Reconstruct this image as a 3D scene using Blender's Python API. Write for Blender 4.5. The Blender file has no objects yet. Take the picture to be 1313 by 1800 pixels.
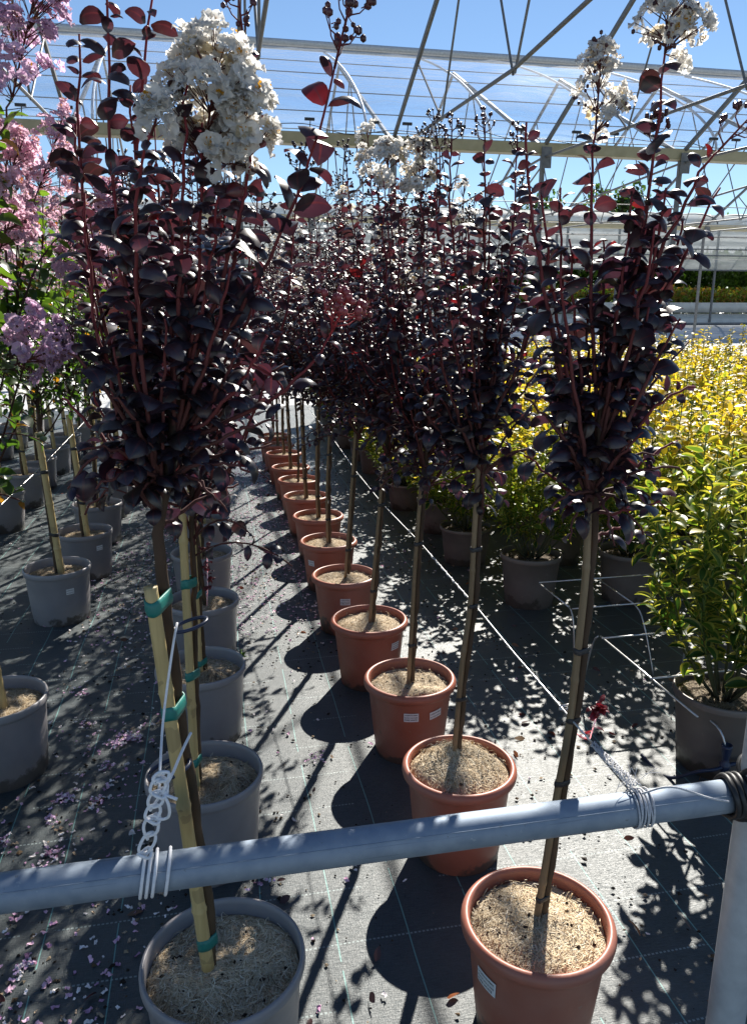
import bpy, math, random
import numpy as np
from math import sin, cos, pi, radians
from mathutils import Vector
rng = np.random.default_rng(7)
random.seed(7)
SC = bpy.context.scene
COL = SC.collection

# ------------------------------------------------------------------ camera
F, CX, CY = 1350.0, 656.5, 900.0            # photograph: 1313 x 1800
PITCH, YAW, EYE = radians(14.6), radians(11.6), 1.58
cam = bpy.data.cameras.new('camera')
cam.sensor_fit = 'VERTICAL'; cam.sensor_height = 36.0; cam.lens = 36.0 * F / 1800.0
cam.clip_start = 0.05; cam.clip_end = 3000
camo = bpy.data.objects.new('camera', cam); COL.objects.link(camo)
camo.location = (0, 0, EYE); camo.rotation_euler = (pi/2 - PITCH, 0, -YAW)
SC.camera = camo
_fw = np.array([sin(YAW)*cos(PITCH), cos(YAW)*cos(PITCH), -sin(PITCH)])
_rt = np.array([cos(YAW), -sin(YAW), 0.0]); _up = np.cross(_rt, _fw)
def _ray(x, y): return _fw + _rt*(x-CX)/F - _up*(y-CY)/F
def at(x, y, Y):                            # a measured pixel at depth Y -> a point in the nursery
    d = _ray(x, y); return np.array([0, 0, EYE]) + d*(Y/d[1])
def on(x, y, z=0.0):
    d = _ray(x, y); return np.array([0, 0, EYE]) + d*((z-EYE)/d[2])

# ------------------------------------------------------------------ sky and sun
SUN_EL, SUN_AZ = radians(37.0), math.atan2(0.47, 0.88)
w = bpy.data.worlds.new('World'); SC.world = w; w.use_nodes = True
nt = w.node_tree; nt.nodes.clear()
sky = nt.nodes.new('ShaderNodeTexSky'); sky.sky_type = 'NISHITA'; sky.sun_disc = False
sky.sun_elevation = SUN_EL; sky.sun_rotation = SUN_AZ
sky.air_density = 1.0; sky.dust_density = 0.0; sky.ozone_density = 4.0
bg = nt.nodes.new('ShaderNodeBackground'); bg.inputs['Strength'].default_value = 0.062
wo = nt.nodes.new('ShaderNodeOutputWorld')
nt.links.new(sky.outputs[0], bg.inputs['Color']); nt.links.new(bg.outputs[0], wo.inputs['Surface'])
sun = bpy.data.lights.new('sun', 'SUN'); sun.energy = 5.0; sun.angle = radians(0.5); sun.color = (1, .95, .86)
suno = bpy.data.objects.new('sun', sun); COL.objects.link(suno)
sd = Vector((sin(SUN_AZ)*cos(SUN_EL), cos(SUN_AZ)*cos(SUN_EL), sin(SUN_EL)))
suno.rotation_euler = (-sd).to_track_quat('-Z', 'Y').to_euler()
vs = SC.view_settings
vs.view_transform = 'Standard'; vs.look = 'None'; vs.gamma = 1; vs.exposure = 1.0
SC.cycles.max_bounces = 10; SC.cycles.transparent_max_bounces = 16
SC.cycles.caustics_reflective = False; SC.cycles.caustics_refractive = False

# ------------------------------------------------------------------ materials
def newmat(name):
    m = bpy.data.materials.new(name); m.use_nodes = True; n = m.node_tree.nodes
    return m, m.node_tree, n['Principled BSDF'], n['Material Output']
def noise(t, scale, detail=4, vec=None, rough=.55):
    n = t.nodes.new('ShaderNodeTexNoise'); n.inputs['Scale'].default_value = scale
    n.inputs['Detail'].default_value = detail; n.inputs['Roughness'].default_value = rough
    if vec: t.links.new(vec, n.inputs['Vector'])
    return n
def ramp(t, fac, stops):
    r = t.nodes.new('ShaderNodeValToRGB'); e = r.color_ramp.elements
    while len(e) < len(stops): e.new(.5)
    for k, (p, c) in enumerate(stops): e[k].position = p; e[k].color = (*c, 1)
    t.links.new(fac, r.inputs['Fac']); return r
def mixc(t, fac, a, b, mode='MIX'):
    m = t.nodes.new('ShaderNodeMix'); m.data_type = 'RGBA'; m.blend_type = mode
    for s, v in ((m.inputs[0], fac), (m.inputs[6], a), (m.inputs[7], b)):
        if hasattr(v, 'is_output'): t.links.new(v, s)
        else: s.default_value = v if isinstance(v, (int, float)) else (*v, 1)
    return m.outputs[2]
def math_(t, op, a, b=None, clamp=False):
    m = t.nodes.new('ShaderNodeMath'); m.operation = op; m.use_clamp = clamp
    for s, v in zip(m.inputs, (a, b)):
        if v is None: continue
        if hasattr(v, 'is_output'): t.links.new(v, s)
        else: s.default_value = v
    return m.outputs[0]
def bump(t, b, h, strength=.3, dist=.01):
    n = t.nodes.new('ShaderNodeBump'); n.inputs['Strength'].default_value = strength
    n.inputs['Distance'].default_value = dist; t.links.new(h, n.inputs['Height'])
    t.links.new(n.outputs[0], b.inputs['Normal'])
def objco(t):
    return t.nodes.new('ShaderNodeTexCoord').outputs['Object']
def simple(name, c1, c2=None, scale=20, rough=.5, metal=0, bmp=0, spec=.5):
    m, t, b, o = newmat(name)
    b.inputs['Roughness'].default_value = rough; b.inputs['Metallic'].default_value = metal
    b.inputs['Specular IOR Level'].default_value = spec
    n = noise(t, scale, 5, objco(t))
    t.links.new(ramp(t, n.outputs[0], [(.3, c1), (.7, c2 or c1)]).outputs[0], b.inputs['Base Color'])
    if bmp: bump(t, b, n.outputs[0], bmp, .004)
    return m
def leafmat(name, gain, fac, rough, margin=None, spec=.5, coat=0.0, rib=None):
    """colour comes from the leaf's own attribute; alpha of it runs 0 at the midrib to 1 at the margin"""
    m, t, b, o = newmat(name)
    a = t.nodes.new('ShaderNodeAttribute'); a.attribute_name = 'Col'
    c = a.outputs['Color']
    if margin is not None:
        e = math_(t, 'GREATER_THAN', a.outputs['Alpha'], .62)
        c = mixc(t, math_(t, 'MULTIPLY', e, margin[1]), c, margin[0])
    if rib is not None:
        e = math_(t, 'LESS_THAN', a.outputs['Alpha'], .09)
        c = mixc(t, math_(t, 'MULTIPLY', e, .8), c, rib)
    n = noise(t, 60, 3, objco(t))
    c2 = mixc(t, .5, c, ramp(t, n.outputs[0], [(.25, (.45, .45, .45)), (.75, (1, 1, 1))]).outputs[0], 'MULTIPLY')
    t.links.new(c2, b.inputs['Base Color'])
    b.inputs['Roughness'].default_value = rough; b.inputs['Specular IOR Level'].default_value = spec
    b.inputs['Coat Weight'].default_value = coat; b.inputs['Coat Roughness'].default_value = .25
    tr = t.nodes.new('ShaderNodeBsdfTranslucent')
    t.links.new(mixc(t, 1.0, c2, gain, 'MULTIPLY'), tr.inputs['Color'])
    ms = t.nodes.new('ShaderNodeMixShader'); ms.inputs[0].default_value = fac
    t.links.new(b.outputs[0], ms.inputs[1]); t.links.new(tr.outputs[0], ms.inputs[2])
    t.links.new(ms.outputs[0], o.inputs['Surface'])
    return m
def attrmat(name, rough=.8, spec=.3):
    m, t, b, o = newmat(name)
    a = t.nodes.new('ShaderNodeAttribute'); a.attribute_name = 'Col'
    t.links.new(a.outputs['Color'], b.inputs['Base Color'])
    b.inputs['Roughness'].default_value = rough; b.inputs['Specular IOR Level'].default_value = spec
    return m
def potmat(name, c1, c2, dirt=(.05, .04, .03), rough=.42):
    m, t, b, o = newmat(name)
    oc = objco(t); oi = t.nodes.new('ShaderNodeObjectInfo'); sh = t.nodes.new('ShaderNodeVectorMath'); sh.operation = 'ADD'
    t.links.new(oc, sh.inputs[0]); t.links.new(math_(t, 'MULTIPLY', oi.outputs['Random'], 37.0), sh.inputs[1])
    n = noise(t, 9, 6, sh.outputs[0]); n2 = noise(t, 34, 6, sh.outputs[0], .7); n3 = noise(t, 3.2, 4, sh.outputs[0])
    sep = t.nodes.new('ShaderNodeSeparateXYZ'); t.links.new(oc, sep.inputs[0])
    base = ramp(t, n.outputs[0], [(.3, c1), (.7, c2)]).outputs[0]
    # splashed soil round the foot of the pot, dry dust streaks above
    lim = math_(t, 'MULTIPLY', math_(t, 'SUBTRACT', n.outputs[0], .34), .36)
    lim = math_(t, 'ADD', lim, math_(t, 'MULTIPLY', math_(t, 'SUBTRACT', n2.outputs[0], .5), .1))
    f = math_(t, 'MULTIPLY', math_(t, 'SUBTRACT', lim, sep.outputs[2]), 40, True)
    base = mixc(t, math_(t, 'MULTIPLY', f, .85), base, dirt)
    base = mixc(t, math_(t, 'MULTIPLY', math_(t, 'GREATER_THAN', n2.outputs[0], .66), .35), base, (.38, .33, .27))
    # sun-faded and dusty areas, each pot its own
    base = mixc(t, math_(t, 'MULTIPLY', ramp(t, n3.outputs[0], [(.45, (0, 0, 0)), (.75, (1, 1, 1))]).outputs[0], .28), base, (.42, .36, .31))
    base = mixc(t, 1.0, base, ramp(t, oi.outputs['Random'], [(0, (.82, .80, .80)), (1, (1.0, 1.0, 1.0))]).outputs[0], 'MULTIPLY')
    t.links.new(base, b.inputs['Base Color'])
    t.links.new(math_(t, 'ADD', math_(t, 'MULTIPLY', n2.outputs[0], .3), rough-.12), b.inputs['Roughness'])
    bump(t, b, n2.outputs[0], .12, .002)
    return m

M = {}
M['dark_leaf'] = leafmat('dark_leaf', (4.6, 2.6, 2.7), .19, .38, spec=.70, rib=(.060, .020, .024))
M['green_leaf'] = leafmat('green_leaf', (3.0, 3.4, 1.2), .38, .36)
M['gold_leaf'] = leafmat('gold_leaf', (1.9, 1.75, .9), .48, .42, margin=((.60, .53, .12), .45), spec=.38)
M['petal'] = leafmat('petal', (1.0, 1.0, 1.0), .55, .7, spec=.2)
M['attr'] = attrmat('plain_matt'); M['bark'] = attrmat('bark', .75)
M['bud'] = attrmat('bud_skin', .35, .5)
M['straw'] = attrmat('straw_fibre', .75, .25)
M['red_pot'] = potmat('terracotta_plastic', (.39, .115, .066), (.45, .145, .09))
M['grey_pot'] = potmat('grey_plastic', (.27, .26, .27), (.33, .315, .325), rough=.38)
M['taupe_pot'] = potmat('taupe_plastic', (.15, .125, .11), (.18, .15, .13))
M['soil'] = simple('potting_soil', (.03, .02, .014), (.11, .075, .045), 60, .95, bmp=.6)
M['mulch'] = simple('coir_mulch', (.17, .11, .06), (.50, .38, .22), 130, .95, bmp=.6)
M['steel'] = simple('galvanised_steel', (.44, .46, .48), (.56, .58, .60), 26, .55, .2, .05)
def pipe_mat():
    m, t, b, o = newmat('galvanised_pipe'); oc = objco(t)
    n = noise(t, 26, 6, oc); mp = t.nodes.new('ShaderNodeMapping'); mp.inputs['Scale'].default_value = (3, 160, 160); t.links.new(oc, mp.inputs[0]); sc = noise(t, 1.0, 4, mp.outputs[0]); sp = noise(t, 70, 5, oc, .75)
    c = ramp(t, n.outputs[0], [(.3, (.22, .275, .35)), (.7, (.33, .385, .455))]).outputs[0]
    c = mixc(t, math_(t, 'MULTIPLY', math_(t, 'GREATER_THAN', sc.outputs[0], .66), .35), c, (.12, .14, .17))
    c = mixc(t, math_(t, 'MULTIPLY', math_(t, 'GREATER_THAN', sp.outputs[0], .67), .45), c, (.50, .53, .55))
    c = mixc(t, math_(t, 'MULTIPLY', math_(t, 'LESS_THAN', sp.outputs[0], .33), .5), c, (.15, .13, .11))
    t.links.new(c, b.inputs['Base Color']); b.inputs['Metallic'].default_value = .5
    t.links.new(math_(t, 'ADD', math_(t, 'MULTIPLY', n.outputs[0], .3), .52), b.inputs['Roughness']); bump(t, b, sp.outputs[0], .12, .002); M['pipe'] = m
M['pipe_plain'] = simple('galvanised_pipe', (.22, .30, .41), (.29, .37, .48), 34, .66, .6, .06)
pipe_mat()
M['frame'] = simple('backlit_frame', (.12, .125, .13), (.20, .20, .20), 14, .6, .15)  # galvanised steel, its backlit darkness put into the base colour
M['gutter'] = simple('beige_gutter', (.33, .30, .19), (.42, .38, .25), 6, .55)
M['wire'] = simple('bright_wire', (.5, .5, .5), (.7, .7, .7), 50, .35, .8)
M['cord'] = simple('white_cord', (.72, .72, .74), (.82, .82, .84), 200, .7)
M['twine'] = simple('frayed_twine', (.45, .45, .47), (.66, .66, .68), 300, .85)
M['tape'] = simple('teal_tape', (.012, .15, .13), (.02, .20, .17), 40, .45)
M['black'] = simple('black_rubber', (.012, .012, .014), (.03, .03, .033), 60, .5)
M['navy'] = simple('navy_plastic', (.012, .02, .05), (.02, .03, .07), 40, .35)
M['paper'] = simple('label_paper', (.74, .74, .74), (.82, .82, .82), 30, .5)
M['dry_petal'] = attrmat('dry_petal', .8, .2)
M['ink'] = simple('label_ink', (.02, .02, .02), (.03, .03, .03), 30, .6)
M['white_wall'] = simple('white_panel', (.55, .55, .53), (.68, .68, .66), 4, .6)
M['bamboo'] = None

def bamboo_mat(name, c1, c2):
    m, t, b, o = newmat(name); oc = objco(t)
    mp = t.nodes.new('ShaderNodeMapping'); mp.inputs['Scale'].default_value = (90, 90, 5)
    t.links.new(oc, mp.inputs[0]); n = noise(t, 1.0, 5, mp.outputs[0])
    n2 = noise(t, 7, 4, oc)
    c = ramp(t, n.outputs[0], [(.3, c1), (.7, c2)]).outputs[0]
    c = mixc(t, math_(t, 'MULTIPLY', math_(t, 'GREATER_THAN', n2.outputs[0], .6), .35), c, (.12, .09, .05))
    t.links.new(c, b.inputs['Base Color']); b.inputs['Roughness'].default_value = .5
    bump(t, b, n.outputs[0], .15, .002); return m
M['bamboo'] = bamboo_mat('yellow_bamboo', (.42, .31, .13), (.56, .43, .20))
M['old_bamboo'] = bamboo_mat('weathered_bamboo', (.15, .10, .052), (.25, .18, .10))

def film_mat(name, clear, tint):
    m, t, b, o = newmat(name)
    oc = objco(t)
    mp = t.nodes.new('ShaderNodeMapping'); mp.inputs['Scale'].default_value = (.55, 3.2, 3.2)
    t.links.new(oc, mp.inputs[0]); n = noise(t, 1.4, 8, mp.outputs[0], .72)
    tp = t.nodes.new('ShaderNodeBsdfTransparent'); tp.inputs[0].default_value = (.86, .90, .97, 1)
    tl = t.nodes.new('ShaderNodeBsdfTranslucent'); tl.inputs[0].default_value = (*tint, 1)
    df = t.nodes.new('ShaderNodeBsdfDiffuse'); df.inputs[0].default_value = (*tint, 1)
    gl = t.nodes.new('ShaderNodeBsdfGlossy'); gl.inputs['Roughness'].default_value = .5
    m1 = t.nodes.new('ShaderNodeMixShader'); m1.inputs[0].default_value = .5
    t.links.new(tl.outputs[0], m1.inputs[1]); t.links.new(df.outputs[0], m1.inputs[2])
    m3 = t.nodes.new('ShaderNodeMixShader'); m3.inputs[0].default_value = .02
    t.links.new(m1.outputs[0], m3.inputs[1]); t.links.new(gl.outputs[0], m3.inputs[2])
    m2 = t.nodes.new('ShaderNodeMixShader')
    r = ramp(t, n.outputs[0], [(.42, (1-clear,)*3), (.72, (min(1, 1-clear+.32),)*3)])  # milkier noise streaks imitate wispy white reflections on the film
    t.links.new(r.outputs[0], m2.inputs[0])
    t.links.new(tp.outputs[0], m2.inputs[1]); t.links.new(m3.outputs[0], m2.inputs[2])
    t.links.new(m2.outputs[0], o.inputs['Surface'])
    return m
M['film'] = film_mat('clear_film', .86, (.80, .84, .88))
M['milky'] = film_mat('milky_film', .35, (.62, .63, .60))

def ground_mats():
    m, t, b, o = newmat('woven_weed_fabric'); oc = objco(t)
    sep = t.nodes.new('ShaderNodeSeparateXYZ'); t.links.new(oc, sep.inputs[0])
    X, Y = sep.outputs[0], sep.outputs[1]
    mp = t.nodes.new('ShaderNodeMapping'); mp.inputs['Scale'].default_value = (30, 420, 1)
    t.links.new(oc, mp.inputs[0]); weft = noise(t, 1.0, 3, mp.outputs[0])
    mp2 = t.nodes.new('ShaderNodeMapping'); mp2.inputs['Scale'].default_value = (420, 60, 1)
    t.links.new(oc, mp2.inputs[0]); warp = noise(t, 1.0, 2, mp2.outputs[0])
    weave = math_(t, 'ADD', math_(t, 'MULTIPLY', weft.outputs[0], .65), math_(t, 'MULTIPLY', warp.outputs[0], .35))
    dust = noise(t, 2.2, 8, oc, .65)
    c = ramp(t, weave, [(.35, (.018, .027, .032)), (.65, (.062, .082, .090))]).outputs[0]
    c = mixc(t, ramp(t, dust.outputs[0], [(.40, (0, 0, 0)), (.72, (.55, .55, .55))]).outputs[0], c, (.12, .125, .12))
    def line(co, off, per, wid):
        f = math_(t, 'FRACT', math_(t, 'DIVIDE', math_(t, 'SUBTRACT', co, off), per))
        return math_(t, 'LESS_THAN', f, wid/per)
    wob = math_(t, 'MULTIPLY', noise(t, 1.1, 2, oc).outputs[0], .03)
    lx = line(math_(t, 'ADD', X, wob), .066, .1855, .0032)
    ly = line(math_(t, 'ADD', Y, wob), .115, .1885, .0050)
    dash = line(X, 0.0, .011, .0065)
    brk = math_(t, 'GREATER_THAN', noise(t, 5, 2, oc).outputs[0], .40)
    c = mixc(t, math_(t, 'MULTIPLY', math_(t, 'MULTIPLY', lx, brk), .7), c, (.20, .46, .42))
    c = mixc(t, math_(t, 'MULTIPLY', math_(t, 'MULTIPLY', math_(t, 'MULTIPLY', ly, dash), .6), math_(t, 'GREATER_THAN', noise(t, 3.4, 3, oc).outputs[0], .46)), c, (.36, .44, .43))
    t.links.new(c, b.inputs['Base Color'])
    t.links.new(math_(t, 'ADD', math_(t, 'MULTIPLY', dust.outputs[0], .26), .34), b.inputs['Roughness'])
    b.inputs['Specular IOR Level'].default_value = .60
    bump(t, b, weave, .9, .0026)
    M['fabric'] = m
    m, t, b, o = newmat('pale_yard'); oc = objco(t)
    n = noise(t, .6, 8, oc, .6)
    t.links.new(ramp(t, n.outputs[0], [(.3, (.36, .36, .35)), (.7, (.56, .56, .55))]).outputs[0], b.inputs['Base Color'])
    b.inputs['Roughness'].default_value = .7; M['yard'] = m
ground_mats()

# ------------------------------------------------------------------ mesh helpers
class Geo:
    def __init__(s): s.v = []; s.f = []; s.c = []; s.n = 0; s.mi = []
    def add(s, v, f, c=(1, 1, 1, 1), mi=0):
        v = np.asarray(v, float).reshape(-1, 3); c = np.asarray(c, float)
        if c.ndim == 1:
            if len(c) == 3: c = np.append(c, 1)
            c = np.tile(c, (len(v), 1))
        s.v.append(v); s.c.append(c)
        for a in (f if isinstance(f, list) else [f]):
            a = np.asarray(a, int); s.f.append(a + s.n); s.mi.append(mi)
        s.n += len(v)
    def batch(s, tv, tf, O, R, S, c, a=None):
        """tv (k,3) template, tf (m,q) faces; O (N,3), R (N,3,3) rows = local axes in world, S (N,), c (N,3)"""
        N = len(O); k = len(tv)
        if N == 0: return
        P = np.einsum('ki,nij->nkj', tv, R) * np.asarray(S).reshape(N, 1, 1) + O[:, None, :]
        Fc = (tf[None] + (np.arange(N)*k)[:, None, None]).reshape(-1, tf.shape[1])
        cc = np.ones((N, k, 4)); cc[:, :, :3] = np.asarray(c)[:, None, :]
        if a is not None: cc[:, :, 3] = a[None]
        s.add(P.reshape(-1, 3), Fc, cc.reshape(-1, 4))
    def build(s, name, mat, parent=None, smooth=True, origin=None):
        me = bpy.data.meshes.new(name)
        V = np.concatenate(s.v) if s.v else np.zeros((0, 3))
        if origin is not None: V = V - np.asarray(origin)
        me.vertices.add(len(V)); me.vertices.foreach_set('co', V.astype(np.float32).ravel())
        loops = np.concatenate([a.ravel() for a in s.f]); sizes = np.concatenate([np.full(len(a), a.shape[1]) for a in s.f])
        me.loops.add(len(loops)); me.loops.foreach_set('vertex_index', loops.astype(np.int32))
        me.polygons.add(len(sizes)); st = np.concatenate([[0], np.cumsum(sizes)[:-1]])
        me.polygons.foreach_set('loop_start', st.astype(np.int32)); me.polygons.foreach_set('loop_total', sizes.astype(np.int32))
        me.polygons.foreach_set('use_smooth', np.full(len(sizes), smooth))
        if isinstance(mat, (list, tuple)):
            for q in mat: me.materials.append(q)
            me.polygons.foreach_set('material_index', np.concatenate([np.full(len(a), k) for a, k in zip(s.f, s.mi)]).astype(np.int32))
        elif mat: me.materials.append(mat)
        at_ = me.color_attributes.new('Col', 'FLOAT_COLOR', 'POINT')
        at_.data.foreach_set('color', np.concatenate(s.c).astype(np.float32).ravel())
        me.update(calc_edges=True); me.validate()
        o = bpy.data.objects.new(name, me); COL.objects.link(o)
        if parent is not None: o.parent = parent
        return o

def tube(g, pts, rad, n=7, c=(1, 1, 1), cap=True, closed=False):
    P = np.asarray(pts, float); m = len(P)
    r = np.full(m, rad) if np.isscalar(rad) else np.asarray(rad, float)
    T = np.gradient(P, axis=0)
    if closed: T = np.roll(P, -1, 0) - np.roll(P, 1, 0)
    T /= np.linalg.norm(T, axis=1)[:, None] + 1e-12
    ref = np.array([0, 0, 1.0]) if abs(T[0][2]) < .9 else np.array([1.0, 0, 0])
    u = np.cross(ref, T[0]); u /= np.linalg.norm(u); vs_ = []
    for k in range(m):
        u = u - T[k]*np.dot(u, T[k]); u /= np.linalg.norm(u) + 1e-12
        w_ = np.cross(T[k], u); a = np.arange(n)*2*pi/n
        vs_.append(P[k] + r[k]*(np.cos(a)[:, None]*u + np.sin(a)[:, None]*w_))
    V = np.concatenate(vs_); f = []
    for k in range(m if closed else m-1):
        k2 = (k+1) % m
        i = np.arange(n); j = (i+1) % n
        f.append(np.stack([k*n+i, k*n+j, k2*n+j, k2*n+i], 1))
    fs = [np.concatenate(f)]
    if cap and not closed:
        fs += [np.arange(n)[::-1][None], ((m-1)*n + np.arange(n))[None]]
    g.add(V, fs, c)
def tubem(g, mi, *a, **k):
    n0 = len(g.mi); tube(g, *a, **k)
    for q in range(n0, len(g.mi)): g.mi[q] = mi
def lathe(g, prof, seg=48, c=(1, 1, 1), mi=0, ctr=(0, 0, 0)):
    P = np.asarray(prof, float); a = np.arange(seg)*2*pi/seg
    V = np.stack([P[:, 0][:, None]*np.cos(a), P[:, 0][:, None]*np.sin(a), np.repeat(P[:, 1][:, None], seg, 1)], 2).reshape(-1, 3) + np.asarray(ctr)
    i = np.arange(seg); j = (i+1) % seg
    f = np.concatenate([np.stack([k*seg+i, k*seg+j, (k+1)*seg+j, (k+1)*seg+i], 1) for k in range(len(P)-1)])
    g.add(V, f, c, mi)
def box(g, a, b, c=(1, 1, 1)):
    (x0, y0, z0), (x1, y1, z1) = a, b
    V = [(x0, y0, z0), (x1, y0, z0), (x1, y1, z0), (x0, y1, z0), (x0, y0, z1), (x1, y0, z1), (x1, y1, z1), (x0, y1, z1)]
    g.add(V, np.array([(0, 3, 2, 1), (4, 5, 6, 7), (0, 1, 5, 4), (1, 2, 6, 5), (2, 3, 7, 6), (3, 0, 4, 7)]), c)
def bar(g, p, q, wx=.04, wy=.04, c=(1, 1, 1)):
    p = np.asarray(p, float); q = np.asarray(q, float); t = q-p; t /= np.linalg.norm(t)
    u = np.cross(t, [1, 0, 0]) if abs(t[0]) < .9 else np.cross(t, [0, 0, 1]); u /= np.linalg.norm(u); v = np.cross(t, u)
    V = [e + s1*wx/2*v + s2*wy/2*u for e in (p, q) for s1, s2 in ((-1, -1), (1, -1), (1, 1), (-1, 1))]
    g.add(V, np.array([(0, 3, 2, 1), (4, 5, 6, 7), (0, 1, 5, 4), (1, 2, 6, 5), (2, 3, 7, 6), (3, 0, 4, 7)]), c)
def bez(a, m, b, n):
    """a curve from a to b that passes near m"""
    a, m, b = (np.asarray(q, float) for q in (a, m, b)); c = 2*m - .5*(a+b)
    t = np.linspace(0, 1, n)[:, None]; return (1-t)**2*a + 2*t*(1-t)*c + t*t*b
def resample(P, n):
    P = np.asarray(P, float); d = np.concatenate([[0], np.cumsum(np.linalg.norm(np.diff(P, axis=0), axis=1))])
    s = np.linspace(0, d[-1], n); return np.stack([np.interp(s, d, P[:, k]) for k in range(3)], 1)
def smoothline(P, n):
    P = np.asarray(P, float)
    for _ in range(2):
        Q = [P[0]]
        for k in range(len(P)-1): Q += [P[k]*.75+P[k+1]*.25, P[k]*.25+P[k+1]*.75]
        P = np.array(Q + [P[-1]])
    return resample(P, n)

def thing(name, label, cat, loc=(0, 0, 0), group=None):
    o = bpy.data.objects.new(name, None); COL.objects.link(o); o.location = loc
    o.empty_display_size = .1; o['label'] = label; o['category'] = cat
    if group: o['group'] = group
    return o
def tag(o, label=None, cat=None, group=None, kind=None):
    for k, v in (('label', label), ('category', cat), ('group', group), ('kind', kind)):
        if v: o[k] = v
    return o
def copy_tree(o, parent=None):
    c = o.copy(); COL.objects.link(c); c.parent = parent
    for ch in KIDS(o): copy_tree(ch, c)
    return c
def KIDS(o): return [q for q in o.children]

# ------------------------------------------------------------------ the ground
def height(y):
    s = np.clip((np.asarray(y, float)-24)/7.0, 0, 1); return s*s*(3-2*s)*1.0
g = Geo()
ys = np.array([-60, -10, 0, 8, 14, 20, 23, 24, 25, 26, 27, 28, 29, 30, 31, 33, 40, 60, 120, 300, 900.])
xs = np.array([-700, -200, -60, -20, -8, 0, 8, 20, 60, 200, 700.])
V = np.array([(x, y, height(y)) for y in ys for x in xs]); nx = len(xs)
f = np.array([(r*nx+k, r*nx+k+1, (r+1)*nx+k+1, (r+1)*nx+k) for r in range(len(ys)-1) for k in range(nx-1)])
g.add(V, f); tag(g.build('ground', M['yard'], smooth=True), 'pale dusty concrete yard beyond the plant rows', 'ground', kind='structure')
g = Geo()
nx, ny = 60, 90
gx, gy = np.meshgrid(np.linspace(-9, 10, nx), np.linspace(-2.5, 13.4, ny))
gz = .006 + .0035*(np.sin(gx*3.1+gy*1.3)+np.sin(gx*1.7-gy*2.3)+1.4)*.7
V = np.stack([gx, gy, gz], 2).reshape(-1, 3)
f = np.array([(r*nx+k, r*nx+k+1, (r+1)*nx+k+1, (r+1)*nx+k) for r in range(ny-1) for k in range(nx-1)])
g.add(V, f); tag(g.build('weed_fabric_floor', M['fabric']), 'dark woven weed fabric with teal grid lines under all the pots', 'floor', kind='structure')

# ------------------------------------------------------------------ the greenhouse overhead
GY0, GY1, GY2, RZ = 2.4, 12.0, 21.6, 6.3            # gutters and ridge height
PX = [-8.6, -6.3, -4.0, -1.74, .50, 2.75, 5.11, 7.45, 9.75, 12.1, 14.4, 16.7]
gh = thing('greenhouse_frame', 'open steel greenhouse frame with lattice trusses and beige gutters overhead', 'greenhouse', (0, 12, 0))
def part(g, name, mat, parent, smooth=False):
    o = g.build(name, mat, parent, smooth, origin=(0, 12, 0) if parent is gh else (0, 0, 0)); return o
def sub(g, name, mat, parent):
    o = g.build(name, mat, parent, False, origin=(0, 12, 0)); return o
def truss(x, ya, yb):
    mid = (ya+yb)/2; zs = 4.0; cz = 3.87
    g = Geo(); bar(g, (x, yb, zs), (x, mid, RZ), .04, .06); bar(g, (x, ya, zs), (x, mid-.02, RZ), .04, .06)
    tr = part(g, 'truss', M['frame'], gh)
    zc = lambda y: cz - .24*(1-abs(y-mid)/(mid-ya))*1.0
    g = Geo(); tube(g, [(x, yb, zc(yb)), (x, mid, zc(mid)+.04), (x, ya, zc(ya))], .019, 8); sub(g, 'tie_bar', M['frame'], tr)
    zr = lambda y: RZ - abs(y-mid)/(mid-ya)*(RZ-zs)
    for s in (1, -1):
        for (y0, y1) in ((2.25, 3.4), (2.25, 1.25), (.02, 1.15)):
            g = Geo(); a = mid+s*y0; b = mid+s*y1
            tube(g, [(x+.004, a, zc(a)), (x+.004, b, zr(b)-.01)], .013, 6); sub(g, 'web_bar', M['frame'], tr)
for x in PX:
    truss(x, GY0, GY1)
    truss(x, GY1, GY2)
for yy in (GY0, GY1, GY2):
    g = Geo()                                            # a folded gutter, open upwards
    pr = [(-.13, .18), (-.13, .165), (-.10, .045), (-.09, .03), (.09, .03), (.10, .045), (.13, .165), (.13, .18), (.12, .18), (.085, .055), (-.085, .055), (-.12, .18)]
    n = len(pr); V = [(xx, yy+p[0], 3.88+p[1]) for xx in (-14, 20) for p in pr]
    g.add(V, [np.array([(k, (k+1) % n, n+(k+1) % n, n+k) for k in range(n)])]); part(g, 'gutter', M['gutter'], gh)
    for x in PX:
        if yy == GY0 and 0 < x < 3: continue
        g = Geo(); bar(g, (x, yy, -.02), (x, yy, 3.908), .06, .06); part(g, 'post', M['frame'], gh)
        g = Geo(); box(g, (x-.08, yy-.15, 3.70), (x+.08, yy-.136, 4.0)); part(g, 'bracket', M['frame'], gh)
# ridge rail with a rolled vent film, clear film on bows from the gutter up to it
ym = (GY1+GY2)/2
g = Geo(); tube(g, [(-14, ym-.35, 6.56), (20, ym-.35, 6.56)], .06, 12); tube(g, [(-14, ym-.42, 6.44), (20, ym-.42, 6.44)], .028, 8)
box(g, (-14, ym-.32, 6.46), (20, ym-.28, 6.63)); part(g, 'ridge_rail', M['steel'], gh)
def bowprof(t):                                          # arched half roof
    a = t*pi/2*.86
    f1 = (1-cos(a))/(1-cos(pi/2*.86)); f2 = sin(a)/sin(pi/2*.86)
    return GY1+.13 + (ym-.45-GY1-.13)*f1, 4.12 + (6.40-4.12)*(f2*.42+f1*.58)
def bow(x):
    g = Geo(); tube(g, [(x, *bowprof(t)) for t in np.linspace(0, 1, 16)], .021, 8); part(g, 'bow', M['steel'], gh)
for x in np.arange(-11.5, 18, 1.92): bow(x+.45)
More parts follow.
